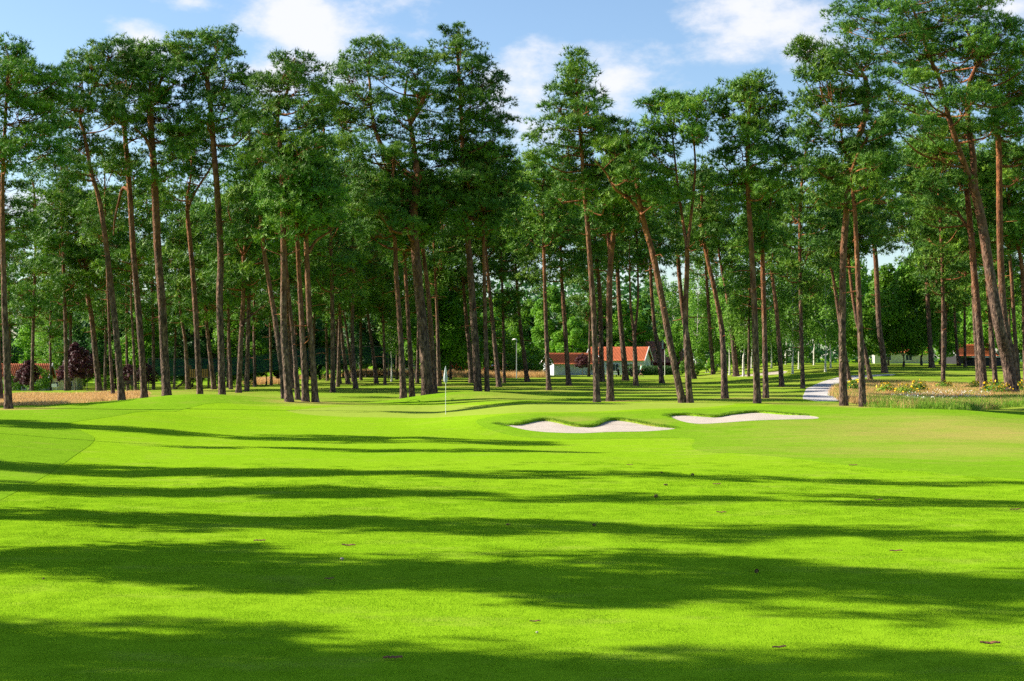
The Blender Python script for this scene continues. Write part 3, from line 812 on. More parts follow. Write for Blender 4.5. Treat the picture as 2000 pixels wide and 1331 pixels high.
pine('pine in front of the red roof seen between two dark trunks', [(1176, 746), (1174, 680), (1171, 569), (1164, 501), (1160, 440)], 13, auto=(350, 520, 55, 8))
pine('lit pine standing before the long tiled roof, leaning left', [(1222, 744), (1217, 680), (1210, 603), (1205, 501), (1202, 440)], 14, auto=(340, 500, 60, 9))
pine('pine with a low fork before the house gable', [(1242, 754), (1240, 690), (1239, 654)], 12, auto=(380, 520, 55, 8), limbs=[[(1239, 654), (1232, 600), (1230, 540), (1229, 470)], [(1239, 654), (1246, 590), (1245, 500), (1242, 430)]])
pine('slightly leaning pine left of the long slanting trunk', [(1293, 749), (1286, 690), (1278, 637), (1272, 560), (1269, 490)], 12, auto=(380, 520, 52, 8))
pine('long slanting dark pine leaning left across the red house', [(1333, 787), (1312, 687), (1293, 586), (1276, 501), (1259, 440), (1248, 390), (1243, 340)], 15,
     [(1225, 265, 34, 18), (1255, 290, 34, 20), (1210, 300, 32, 20), (1245, 325, 36, 22), (1215, 345, 34, 22), (1275, 340, 28, 18), (1290, 385, 34, 14), (1315, 395, 30, 14), (1225, 385, 34, 22), (1195, 375, 30, 20)],
     [[(1252, 415), (1225, 385), (1203, 371), (1185, 340), (1162, 314)]])
pine('pale orange pine forking into two tall parallel stems', [(1347, 787), (1342, 700), (1339, 620), (1342, 520), (1342, 485)], 14,
     [(1295, 200, 36, 13), (1320, 198, 26, 12), (1272, 215, 22, 12), (1305, 232, 36, 15), (1285, 262, 30, 18), (1325, 258, 24, 14), (1275, 300, 28, 22), (1268, 340, 22, 20), (1300, 300, 26, 18), (1382, 195, 28, 12), (1360, 212, 26, 12), (1392, 228, 28, 15), (1355, 240, 24, 13), (1385, 262, 28, 16), (1350, 275, 22, 12), (1290, 375, 24, 14)],
     [[(1342, 485), (1335, 440), (1326, 380), (1319, 320), (1312, 253), (1306, 215)], [(1342, 485), (1349, 430), (1355, 370), (1358, 320), (1355, 253), (1368, 215)]])
pine('dark pine close behind the forked pale orange pine', [(1354, 741), (1346, 680), (1333, 603), (1324, 501), (1322, 440)], 14, auto=(340, 500, 52, 8))
pine('dark curved pine with a torn pale scar on its trunk', [(1416, 779), (1413, 700), (1409, 637), (1396, 569), (1378, 490), (1370, 440)], 15, auto=(330, 480, 48, 8))
pine('slim orange pine near the walking golfer in dark clothes', [(1393, 732), (1389, 680), (1384, 603), (1379, 525), (1376, 460)], 10, auto=(400, 520, 50, 8))
pine('pine with a wooden board on its trunk and a twisted fork', [(1438, 734), (1433, 680), (1427, 620), (1416, 552), (1411, 530)], 12, auto=(350, 500, 50, 8), limbs=[[(1411, 530), (1404, 490), (1406, 440)], [(1411, 530), (1425, 500), (1440, 460), (1443, 420)]])
pine('dark straight pine with a blunt crown right of the farther bunker\'s start', [(1479, 788), (1476, 680), (1472, 569), (1466, 456), (1461, 380), (1460, 337), (1462, 253), (1465, 200)], 15,
     [(1470, 164, 34, 11), (1440, 172, 22, 12), (1500, 185, 26, 11), (1425, 200, 28, 14), (1465, 200, 36, 16), (1515, 205, 16, 8), (1415, 228, 24, 16), (1455, 235, 40, 18), (1500, 235, 34, 18), (1430, 268, 34, 20), (1480, 272, 40, 22), (1522, 270, 26, 18), (1450, 305, 44, 22), (1505, 310, 40, 24), (1535, 320, 22, 26), (1410, 320, 24, 20), (1440, 345, 40, 20), (1490, 355, 44, 26), (1410, 360, 24, 18), (1530, 365, 24, 22), (1450, 390, 36, 20)])
pine('red-stemmed pine behind it forking low into a narrow V', [(1496, 778), (1494, 680), (1491, 569), (1489, 485), (1489, 460)], 12, auto=(380, 500, 46, 8), limbs=[[(1489, 460), (1483, 420), (1478, 370)], [(1489, 460), (1499, 425), (1508, 380)]])
pine('dark leaning pine with a small shelf-like stub low on its trunk', [(1527, 756), (1523, 690), (1516, 603), (1505, 512), (1500, 450)], 12, auto=(370, 500, 52, 8))
pine('front pine left of the gravel path\'s mouth with rightward-curving orange top', [(1648, 793), (1646, 720), (1645, 637), (1647, 501), (1653, 420), (1658, 340), (1669, 287), (1684, 250), (1694, 200), (1690, 150)], 16,
     [(1580, 95, 34, 13), (1610, 112, 34, 16), (1565, 110, 20, 9), (1650, 100, 36, 20), (1600, 150, 40, 18), (1645, 150, 44, 22), (1690, 130, 40, 24), (1570, 195, 26, 13), (1610, 195, 44, 20), (1660, 200, 44, 24), (1705, 190, 34, 22), (1585, 235, 38, 18), (1635, 245, 44, 24), (1690, 240, 32, 20), (1580, 275, 30, 18), (1620, 295, 38, 22), (1590, 325, 32, 20), (1625, 350, 32, 20), (1600, 385, 30, 20), (1700, 290, 28, 20)],
     [[(1660, 320), (1650, 295), (1645, 272), (1640, 240)]])
pine('front pine beside the path, right of the curved orange-topped one', [(1685, 795), (1682, 700), (1678, 603), (1674, 500), (1670, 420), (1666, 372), (1668, 320)], 15,
     [(1690, 290, 36, 22), (1720, 320, 36, 24), (1660, 330, 34, 22), (1745, 345, 34, 22), (1700, 365, 36, 20), (1730, 395, 34, 20), (1640, 400, 28, 18), (1740, 260, 36, 24), (1715, 230, 34, 22)])
pine('pale grey pine standing in meadow grass with a light crook above', [(1728, 735), (1723, 680), (1717, 637), (1711, 518), (1707, 468), (1708, 400)], 13, auto=(300, 470, 62, 9), limbs=[[(1707, 470), (1695, 440), (1692, 405), (1694, 370)]], Y=150)
pine('front pine at the right with rough brown bark in tall flowers', [(1923, 768), (1917, 700), (1912, 637), (1900, 501), (1893, 420), (1888, 370)], 17, 
     [(1860, 260, 40, 24), (1820, 285, 44, 26), (1790, 320, 46, 26), (1850, 320, 44, 26), (1810, 365, 44, 24), (1875, 360, 40, 22), (1770, 375, 36, 20), (1830, 405, 40, 20), (1790, 425, 34, 16)], [[(1902, 460), (1880, 430), (1858, 395), (1830, 370)]], Y=98)
pine('largest right-hand pine whose trunk splits into two huge limbs', [(1978, 756), (1966, 700), (1951, 637), (1931, 518), (1915, 420), (1903, 370)], 27,
     [(1655, 28, 36, 16), (1690, 15, 40, 18), (1740, 25, 44, 20), (1640, 55, 26, 13), (1700, 62, 44, 20), (1790, 15, 44, 24), (1840, -15, 44, 26), (1760, 75, 44, 24), (1810, 65, 44, 26), (1720, 105, 40, 20), (1780, 120, 44, 26), (1860, 35, 44, 26), (1905, 30, 40, 26), (1845, 105, 40, 26), (1895, 80, 44, 28), (1945, 65, 44, 26), (1985, 85, 40, 28), (1930, 110, 48, 28), (1980, 130, 44, 28), (1750, 155, 44, 22), (1805, 170, 40, 22), (1735, 195, 36, 20), (1775, 215, 40, 22), (1950, 155, 44, 26), (1870, 150, 36, 22), (2030, 110, 50, 40), (1880, -25, 40, 24), (1925, 5, 36, 22), (1745, 250, 36, 20), (1800, 250, 34, 18), (1850, 205, 42, 24), (1900, 200, 44, 26), (1865, 255, 38, 22), (1930, 205, 40, 24), (1960, 250, 42, 24), (1820, 300, 38, 22), (1995, 180, 40, 26), (1840, -45, 50, 26), (1760, -20, 44, 22)],
     [[(1905, 385), (1890, 340), (1876, 300), (1855, 237), (1838, 165), (1815, 110), (1795, 50), (1780, 10)], [(1905, 385), (1900, 304), (1891, 237), (1892, 169), (1907, 125), (1900, 85), (1880, 45)], [(1907, 128), (1925, 100), (1945, 70)]], Y=97)
pine('orange-stemmed pine just right of the largest split pine', [(1990, 758), (1975, 690), (1961, 620), (1954, 501), (1952, 400), (1951, 287), (1943, 195)], 17,
     [(1935, 180, 36, 20), (1970, 195, 40, 24), (2000, 220, 40, 28), (1945, 235, 36, 20), (1985, 265, 40, 24), (1920, 265, 30, 20), (1960, 305, 34, 20), (2005, 310, 34, 24), (1990, 350, 34, 20)], [[(1952, 300), (1945, 260), (1938, 230), (1932, 205)]], Y=104)
pine('shaded pine behind the largest split pine, left side', [(1945, 754), (1940, 690), (1934, 620), (1925, 520), (1918, 440)], 12, auto=(320, 480, 55, 8), Y=118)
pine('slim pine near the right edge with lit left side', [(1990, 744), (1982, 650), (1974, 520), (1965, 440)], 11, auto=(300, 480, 60, 9), Y=125)
pine('pine cut by the right edge of the picture', [(2004, 745), (2001, 650), (1996, 520), (1975, 430), (1970, 380)], 12, auto=(310, 470, 60, 9), Y=118)
# ---- second row
R2 = [
 ('dark pine with broken side branch near the red-roofed house', [(194, 771), (187, 700), (179, 620), (171, 576), (166, 500)], 13, (390, 560, 70, 10), 118, [[(168, 604), (150, 592), (132, 588), (120, 596)]]),
 ('slim back pine left of the forked V pine', [(367, 763), (364, 700), (361, 660), (353, 613), (350, 540)], 10, (400, 590, 55, 8), 125, []),
 ('back pine leaning left between the V pine and the bare-stemmed pine', [(418, 764), (411, 700), (404, 637), (399, 560)], 12, (420, 600, 58, 8), 122, []),
 ('pale back pine right of the bare-stemmed pine', [(451, 766), (449, 700), (447, 640), (446, 560)], 9, (410, 600, 55, 8), 120, []),
 ('dark pine with an upward side branch left of the leaning crossed pine', [(466, 769), (469, 700), (472, 637), (475, 580), (476, 500)], 12, (370, 560, 62, 9), 108, [[(471, 640), (484, 622), (500, 610), (516, 596)]]),
 ('hidden pine between crossed dark trunk and lit neighbour', [(571, 765), (567, 700), (564, 640), (560, 560)], 9, (400, 560, 60, 8), 124, []),
 ('leftmost of the four far pines in the middle clearing', [(663, 751), (660, 690), (657, 616), (655, 540)], 10, (390, 580, 70, 9), 145, []),
 ('second of the four far pines in the middle clearing, leaning left', [(680, 754), (674, 710), (668, 657), (662, 580)], 11, (400, 590, 66, 9), 142, []),
 ('third of the four far pines in the middle clearing', [(690, 742), (684, 700), (676, 640), (668, 570)], 8, (420, 560, 60, 8), 160, []),
 ('fourth and darkest of the far pines in the middle clearing', [(695, 766), (690, 700), (688, 637), (690, 552), (690, 480)], 11, (350, 560, 75, 10), 122, []),
 ('isolated far pine with bare lower trunk right of the clearing', [(735, 749), (731, 710), (726, 670), (719, 616), (715, 540)], 10, (380, 600, 70, 10), 148, []),
 ('dark far pine behind the tall narrow-topped pine', [(921, 744), (917, 690), (909, 603), (904, 520)], 12, (350, 560, 66, 9), 150, []),
 ('dark far pine left of the lamp post', [(858, 753), (856, 690), (854, 620), (850, 540)], 11, (360, 540, 62, 8), 132, []),
 ('leaning dark pine right of the lamp post', [(1030, 741), (1023, 690), (1016, 637), (1010, 560), (1006, 490)], 11, (370, 520, 72, 10), 158, []),
 ('tall far pine right of the path with a straight pale trunk', [(1820, 731), (1817, 680), (1813, 603), (1807, 501), (1802, 427)], 13, (300, 470, 75, 10), 165, []),
 ('far pine with a dead white snag top right of the path', [(1843, 725), (1839, 680), (1834, 600), (1830, 540), (1828, 480)], 11, (380, 520, 60, 8), 178, []),
 ('thin far pine left of the dark shed', [(1873, 725), (1870, 690), (1866, 640), (1863, 560)], 9, (400, 580, 58, 8), 182, []),
 ('orange pine partly hidden behind the front pine at the path\'s mouth', [(1658, 745), (1645, 660), (1636, 600), (1627, 540), (1620, 495)], 11, (330, 500, 62, 9), 140, []),
 ('orange pine seen between the two front pines at the path', [(1700, 748), (1688, 680), (1672, 620), (1660, 535), (1655, 470)], 11, (380, 500, 50, 8), 138, []),
]
for lab, tr, w, au, Yv, li in R2:
    pine(lab, tr, w, None, li, Yv, au, 0.36)

# ---- pines out of view on the left: shadows of the near ones stripe the fairway
def copy_tree(src, ms, label, loc, rz, sc, group, cat='pine tree', name='pine_tree', sxy=1.0):
    e = empty(name, (loc[0], loc[1], float(zg(loc[0], loc[1]))), rz); e.scale = (sc * sxy, sc * sxy, sc)
    for n, me in zip(('trunk', 'branches', 'crown'), ms):
        if me is not None: obj(n, me, e)
    return tag(e, label, cat, group)
def by_label(s): return next(p for p in PINES if s in p[0]['label'])
m_round = by_label('crossed in front'); m_flat = by_label('flat spreading'); m_blunt = by_label('blunt crown'); m_cone = by_label('cone-shaped')
m_thick = by_label('thickest straight'); m_narrow = by_label('narrow-topped'); m_curv = by_label('rightward-curving'); m_s = by_label('S-bent')
def full_pine(seed, h, rad, clear):
    rng = np.random.default_rng(seed)
    tr = [(0, 0, 0), (rng.normal(0, .2), rng.normal(0, .2), h * .35), (rng.normal(0, .4), rng.normal(0, .4), h * .7), (rng.normal(0, .4), rng.normal(0, .4), h * .93)]
    L = []
    for i in range(20):
        t = (i + .5) / 20; z = clear + (h - clear) * t; pr = math.sin(math.pi * (0.2 + 0.74 * t)) ** .8
        a = i * 2.4; rr = rad * pr * rng.uniform(.3, .8); r = rad * rng.uniform(.38, .55) * (.6 + .4 * pr)
        L.append((math.cos(a) * rr, math.sin(a) * rr, z, r, r, r * rng.uniform(.5, .75)))
    return (None, pine_meshes(rng, [tr], L, 0.2, 0.42, dens=0.85))
FARM = [full_pine(301, 19, 3.6, 5.5), full_pine(302, 17, 3.3, 4.5), full_pine(303, 20, 3.4, 7), full_pine(304, 16, 3.8, 4), full_pine(305, 18, 3.0, 6)]
f0, f1, f2, f3, f4 = FARM
TA = math.tan(SUN_A)
SHADE = []
def band(Yb, items):      # Yb: where the shadow crosses the line of sight straight ahead
    for mm, x, rz, sc, slim in items: SHADE.append((mm, x, Yb - x * TA, rz, sc, slim))
band(11.6, [(f0, -24, 0.6, 0.95, 0.55), (f2, -17.5, 2.0, 0.85, 0.62), (f4, -13.0, 1.0, 0.8, 0.6)])
band(17.2, [(f1, -27, 0.3, 0.95, 0.50), (f2, -20.5, 2.2, 0.95, 0.62), (f0, -15.0, 3.3, 0.9, 0.68)])
band(22.2, [(f4, -32, 0.4, 0.95, 0.34), (f2, -24, 1.3, 0.9, 0.30), (f1, -17.0, 1.0, 0.95, 0.42)])
band(27.0, [(f0, -31, 0.9, 0.95, 0.46), (f2, -38, 2.9, 0.95, 0.5), (f4, -24.0, 0.2, 0.95, 0.46), (m_flat, -18.5, 2.0, 0.9, 0.40)])
band(31.8, [(m_narrow, -36.5, 0.5, 0.85, 0.6), (f1, -43.0, 4.0, 0.95, 0.6), (f4, -28.5, 2.7, 0.9, 0.5), (f2, -20.5, 1.0, 0.95, 0.36)])
band(40.2, [(m_s, -27.0, 0.1, 0.80, 0.40)])
band(45.0, [(m_flat, -31.5, 1.9, 0.85, 0.7), (f2, -37, 3.0, 0.90, 0.6), (m_s, -43, 5.0, 0.9, 0.7)])
for k in range(16):  # back row added out of view to block low sky light
    SHADE.append(([m_round, m_blunt, m_thick, m_s][k % 4], -56 - 9 * (k % 3) - (k * 7 % 5), -6 + 6.0 * k, k * 1.3, 1.0, 1.15))
for k, (mm, x, y, rz, sc, sxy) in enumerate(SHADE):
    copy_tree(mm[0], mm[1], 'pine out of view beside the fairway, among shadow casters and added sky blockers', (x, y), rz, sc, 'pines out of view left of the fairway', sxy=sxy)
# pines beyond both picture edges, so the wood goes on
SIDE = [(m_flat, 47, 108, 1.0, 1.0), (m_round, 54, 118, 2.4, 1.0), (m_narrow, 43, 132, 0.4, 0.95)]
for mm, x, y, rz, sc in SIDE:
    copy_tree(mm[0], mm[1], 'pine continuing the wood beyond the picture\'s edge', (x, y), rz, sc, 'pines beyond the picture edges')

# ---- far pines filling the wood (each its own tree, meshes shared)
FAR = [(-30, 150), (18, 165), (62, 140), (100, 170), (135, 150), (205, 145), (300, 150), (340, 175), (388, 150), (445, 160), (498, 140), (530, 165), (612, 140), (640, 165), (705, 165), (752, 140), (775, 170), (815, 150), (880, 175), (985, 150), (130, 116), (482, 112), (650, 110), (1568, 112), (1842, 118),
       (1150, 190), (1462, 165), (1845, 165), (1885, 170), (1935, 160), (1970, 175), (2025, 160), (660, 130), (250, 175), (420, 190), (575, 180)]
ordw = ['first', 'second', 'third', 'fourth', 'fifth', 'sixth', 'seventh', 'eighth', 'ninth', 'tenth', 'eleventh', 'twelfth', 'thirteenth', 'fourteenth', 'fifteenth', 'sixteenth', 'seventeenth', 'eighteenth', 'nineteenth', 'twentieth']
def nth(i):
    if i < 20: return ordw[i]
    t = {2: 'twenty', 3: 'thirty', 4: 'forty', 5: 'fifty', 6: 'sixty', 7: 'seventy', 8: 'eighty'}[(i + 1) // 10]
    return t + '-' + ordw[i % 10] if (i + 1) % 10 else {30: 'thirtieth', 40: 'fortieth', 50: 'fiftieth', 60: 'sixtieth', 70: 'seventieth', 80: 'eightieth'}[i + 1]
for k, (px, Yv) in enumerate(sorted(FAR)):
    x = (px - 1000) / F * Yv; mm = FARM[(k * 5 + 2) % len(FARM)]
    copy_tree(mm[0], mm[1], f'{nth(k)} from the left of the far background pines', (x, Yv), k * 1.7, 0.88 + 0.24 * ((k * 37) % 11) / 11, 'far background pines', sxy=1.0)

# ------------------------------------------------------------------ broadleaf trees, birches, plums
def leaf_quads(pos, nrm, rng, size):
    n = len(pos)
    nrm = unit(nrm + rng.normal(0, 0.5, nrm.shape))
    t = unit(np.cross(nrm, rng.normal(0, 1, nrm.shape))); b = np.cross(nrm, t)
    s = size * rng.uniform(0.6, 1.3, (n, 1))
    V = np.stack([pos - t * s, pos + b * s * 0.55, pos + t * s, pos - b * s * 0.55], 1).reshape(-1, 3)
    return V, np.arange(4 * n).reshape(-1, 4)

def broadleaf(seed, h, cw, clear, mat, bark, nl=26, leaf=0.17, dens=1.0, droop=False, tr=0.16, stems=1):
    rng = np.random.default_rng(seed)
    parts = []; bp = []
    P0 = np.array([(0, 0, -0.2), (rng.normal(0, .03), 0, clear * .5), (rng.normal(0, .06), rng.normal(0, .06), clear), (rng.normal(0, .3), rng.normal(0, .3), h * 0.9)])
    P, R, V, Q = limb_tube(P0, tr, tr * 0.15, 9, rng, 0.04, 0.3); parts.append((V, Q))
    tv, tq = join(parts)
    LV = []; LQ = []; off = 0
    for i in range(nl):
        t = (i + rng.uniform(0, 1)) / nl
        z = clear + (h - clear) * (0.06 + 0.90 * t)
        prof = math.sin(math.pi * min(1, 0.18 + 0.80 * t)) ** 0.7
        a = i * 2.4 + rng.normal(0, .3); rr = cw * prof * rng.uniform(0.35, 0.85) * (0 if t > 0.95 else 1)
        c = np.array([math.cos(a) * rr, math.sin(a) * rr, z]); r = cw * rng.uniform(0.26, 0.42) * (0.55 + 0.45 * prof)
        s0 = P[np.argmin(np.abs(P[:, 2] - (z - 0.5 * rr)))]
        bv, bq = tube(catmull([s0, (s0 + c) / 2 + np.array([0, 0, 0.2 * rr]), c], 3), np.linspace(tr * 0.35, 0.02, 7), 4); bp.append((bv, bq))
        n = int(260 * dens * (r / 0.9) ** 1.6)
        d = unit(rng.normal(0, 1, (n, 3)))
        pos = c + d * (rng.uniform(0.3, 1, (n, 1)) ** 0.5) * r * np.array([1, 1, 0.8])
        nr = d * 0.7 + np.array([0, 0, 0.5])
        if droop:
            pos[:, 2] -= rng.uniform(0, 1, n) ** 1.5 * r * 1.6; nr = d * 0.9 + np.array([0, 0, 0.1])
        v, q = leaf_quads(pos, nr, rng, leaf)
        LV.append(v); LQ.append(q + off); off += len(v)
    bv, bq = join(bp)
    av, aq = join([(tv, tq), (bv, bq)])
    return (mesh('trunk', av, aq, M[bark], True), None, mesh('crown', np.vstack(LV), np.vstack(LQ), M[mat]))

BL = [broadleaf(1, 13, 4.6, 1.5, 'leaves', 'grey_bark', 30, 0.20), broadleaf(2, 11, 4.4, 1.2, 'leaves', 'grey_bark', 26, 0.19), broadleaf(3, 15, 4.4, 2.2, 'leaves', 'grey_bark', 32, 0.21), broadleaf(4, 9, 4.0, 1.0, 'leaves', 'grey_bark', 24, 0.18)]
BD = [broadleaf(5, 13, 4.6, 1.3, 'dark_leaves', 'grey_bark', 30, 0.20), broadleaf(6, 11, 4.4, 1.0, 'dark_leaves', 'grey_bark', 26, 0.19)]
BI = [broadleaf(11, 16, 2.9, 3.2, 'birch_leaves', 'birch_bark', 30, 0.14, 0.9, True, 0.13), broadleaf(12, 14, 2.5, 3.6, 'birch_leaves', 'birch_bark', 26, 0.14, 0.9, True, 0.12), broadleaf(13, 18, 3.2, 4.0, 'birch_leaves', 'birch_bark', 32, 0.15, 0.8, True, 0.14)]
PL = [broadleaf(21, 5.2, 2.0, 1.8, 'plum_leaves', 'grey_bark', 18, 0.13, 1.2, False, 0.07), broadleaf(22, 6.0, 2.1, 1.6, 'plum_leaves', 'grey_bark', 22, 0.16, 1.0, False, 0.09)]
def row(lst, kinds, name, cat, fmt, group, smin=0.9, smax=1.1):
    for k, (px, Yv) in enumerate(sorted(lst)):
        x = (px - 1000) / F * Yv; ms = kinds[k % len(kinds)]
        if kinds is BL and (px < 800 and k % 4 != 1): ms = BD[k % 2]
        sc = smin + (smax - smin) * ((k * 29) % 13) / 13
        copy_tree(None, ms, fmt.format(nth(k)), (x, Yv), k * 2.1, sc, group, cat, name)
row([(-20, 190), (70, 205), (110, 215), (165, 195), (225, 185), (285, 180), (325, 200), (375, 190), (420, 200), (470, 185), (520, 195), (575, 190), (625, 200), (670, 190), (715, 185), (765, 195), (842, 172), (868, 160), (905, 195), (950, 200), (985, 240), (1035, 236),
     (1080, 226), (1120, 222), (1165, 240), (1215, 238), (1255, 250), (1335, 232), (1690, 190), (1735, 180), (1765, 170), (1800, 190), (1835, 195), (1880, 222), (1915, 215), (1950, 210), (1990, 200), (2030, 195), (1480, 225), (1410, 232), (1650, 205)],
    BL, 'broadleaf_tree', 'tree', '{} from the left of the leafy trees behind the pines', 'leafy trees behind the pines')
row([(1275, 250), (1295, 245), (1318, 240), (1360, 200), (1395, 200), (1425, 178), (1452, 170), (1468, 196), (1507, 185), (1548, 160), (1560, 172), (1590, 190), (1612, 158), (1622, 166), (1645, 185), (95, 182), (765, 160), (1535, 205)],
    BI, 'birch_tree', 'birch', '{} from the left of the white-barked birches', 'birches behind the pines')
row([(45, 150), (57, 146), (126, 176), (147, 126), (170, 138), (252, 158), (285, 150), (395, 190), (500, 205), (545, 200), (1138, 199)], PL, 'plum_tree', 'tree', '{} from the left of the purple-leaved plum trees', 'purple-leaved plum trees', 0.5, 0.8)
SH = [broadleaf(31, 2.6, 2.0, 0.15, 'shrub_leaves', 'grey_bark', 12, 0.13, 1.0, False, 0.05), broadleaf(32, 3.4, 2.3, 0.2, 'shrub_leaves', 'grey_bark', 14, 0.14, 1.0, False, 0.05)]
row([(72, 167), (20, 165), (330, 205), (375, 200), (430, 210), (470, 205), (620, 215), (660, 205), (700, 210), (750, 205), (815, 205), (890, 195), (985, 196), (1010, 194), (1045, 196), (1345, 190), (1365, 200), (1405, 195), (1445, 200), (1475, 205), (1520, 200), (1570, 195), (110, 185), (140, 190), (210, 185)],
    SH, 'leafy_shrub', 'shrub', '{} from the left of the bright shrubs under the far trees', 'bright shrubs under the far trees', 0.8, 1.15)

# far-off wood that reads as one dark mass
rng = np.random.default_rng(5)
n = 90000
wx = rng.uniform(-210, 210, n); wy = rng.uniform(235, 310, n)
hh = 15.5 + 3.0 * np.sin(wx * 0.11) + 1.5 * np.sin(wx * 0.31 + 2) + rng.normal(0, 0.6, n)
wz = 0.0 + np.abs(rng.uniform(0, 1, n)) ** 0.8 * hh
v, q = leaf_quads(np.column_stack([wx, wy, wz]), np.tile(np.array([[0, -0.4, 0.6]]), (n, 1)), rng, 0.58)
# trunks of that wood
tv = [v]; tq = [q]; off = len(v)
for x in np.arange(-205, 205, 1.9):
    y = rng.uniform(232, 280); vv, qq = tube(np.array([(x, y, -1.5), (x + rng.normal(0, .2), y, 5), (x + rng.normal(0, .4), y, 10)]), np.array([.18, .14, .06]), 5)
    tv.append(vv); tq.append(qq + off); off += len(vv)
o = obj('distant_woods', mesh('distant_woods', np.vstack(tv), np.vstack(tq), M['woods']))
tag(o, 'dark far-off wood closing the view behind the trunks', 'woods', kind='stuff')

# ------------------------------------------------------------------ tall grass, meadow, flowers
def in_px(poly, d, jit=0.5):
    g = np.array([ground(*p)[:2] for p in poly])
    P = lattice(g[:, 0].min(), g[:, 0].max(), g[:, 1].min(), g[:, 1].max(), d, jit)
    return P[inside(P, g)]
P = in_px([(-40, 777), (60, 770), (150, 771), (215, 768), (285, 766), (285, 775), (240, 781), (180, 786), (100, 792), (-40, 793)], 0.42)
scatter('dry_fescue_grass', on_ground(P), blade_patch('fescue_clump', 0.7, 90, 0.13, 0.014, M['fescue'], 0.28, 8, seg=2), 'tan dry fescue strip below the left pines', 'grass')
P = np.vstack([in_px([(560, 740), (900, 738), (1062, 738), (1062, 733), (900, 732), (700, 736), (560, 736)], 0.6), in_px([(480, 752), (560, 750), (560, 744), (480, 746)], 0.6)])
scatter('far_fescue_grass', on_ground(P), blade_patch('far_fescue_clump', 0.9, 70, 0.55, 0.02, M['fescue'], 0.28, 9, seg=2), 'dry orange grass strip before the parked cars', 'grass')
MEAD = [(1628, 768), (1640, 757), (1690, 746), (1760, 748), (1850, 752), (1910, 752), (2040, 752), (2040, 792), (1960, 794), (1850, 799), (1760, 798), (1700, 795), (1650, 784)]
P = in_px(MEAD, 0.44)
scatter('meadow_dry_grass', on_ground(P), blade_patch('meadow_dry_clump', 0.75, 70, 0.24, 0.014, M['fescue'], 0.3, 10, seg=2), 'tall tan grass of the wild meadow at the right', 'grass')
P = in_px([(1690, 786), (1760, 783), (1850, 785), (1960, 780), (2040, 778), (2040, 795), (1960, 796), (1850, 800), (1760, 799), (1700, 796)], 0.5)
P2 = in_px(MEAD, 1.3)
scatter('meadow_green_grass', on_ground(np.vstack([P, P2])), blade_patch('meadow_green_clump', 0.8, 70, 0.26, 0.016, M['meadow_green'], 0.35, 11, seg=2), 'long green grass along the meadow edge', 'grass')
def flower_clump(name, size, n, h, w, mat, seed):
    r = np.random.default_rng(seed); c = np.column_stack([r.uniform(-size / 2, size / 2, (n, 2)), h * r.uniform(0.75, 1.2, n)])
    v, q = leaf_quads(c, np.tile(np.array([[0, -0.3, 1.0]]), (n, 1)), r, w)
    return mesh(name, v, q, mat)
P = in_px([(1750, 778), (1830, 772), (1930, 770), (1930, 786), (1850, 790), (1760, 790)], 0.7)
scatter('white_wildflowers', on_ground(P), flower_clump('white_flower_clump', 0.8, 7, 0.34, 0.035, M['white_petal'], 3), 'scattered white umbel flowers in the meadow', 'flowers')

def flower_plant(seed, w, h, leafmat, nfl):
    r = np.random.default_rng(seed)
    n = 420
    d = unit(r.normal(0, 1, (n, 3))); d[:, 2] = np.abs(d[:, 2])
    pos = d * r.uniform(0.3, 1, (n, 1)) ** .5 * np.array([w, w, h])
    v, q = leaf_quads(pos, d + np.array([0, 0, .4]), r, 0.085)
    f = unit(r.normal(0, 1, (nfl, 3))); f[:, 2] = np.abs(f[:, 2]) + 0.2; f = unit(f)
    fp = f * np.array([w, w, h]) * r.uniform(0.9, 1.15, (nfl, 1))
    fv, fq = leaf_quads(fp, np.tile(np.array([[-.2, -.4, .8]]), (nfl, 1)), r, 0.095)
    return mesh('foliage', v, q, leafmat), mesh('blossoms', fv, fq, M['yellow'])
FP = [flower_plant(1, 0.8, 0.75, M['meadow_green'], 60), flower_plant(2, 0.65, 0.9, M['shrub_leaves'], 40), flower_plant(3, 1.1, 0.95, M['leaves'], 80)]
FLP = [(1666, 766, 1, 'left-most leafy bush of the meadow beside the path'), (1732, 770, 0, 'low yellow-flowering plant right of the path pines'), (1768, 774, 0, 'bright yellow ragwort clump in the meadow middle'), (1795, 769, 1, 'dark green leafy clump with few yellow blooms in the meadow'),
       (1843, 763, 0, 'small yellow-flowering plant in the far part of the meadow'), (1905, 764, 0, 'yellow-flowering plant just left of the front brown pine'), (1945, 772, 2, 'large yellow-flowering bush right of the front brown pine'), (1982, 770, 2, 'large yellow-flowering bush at the right picture edge')]
for px, py, k, lab in FLP:
    g = ground(px, py); e = empty('flowering_plant', (g[0], g[1], g[2]), px)
    for nme, me in zip(('foliage', 'blossoms'), FP[k]): obj(nme, me, e)
    tag(e, lab, 'plant', 'flowering plants of the meadow')

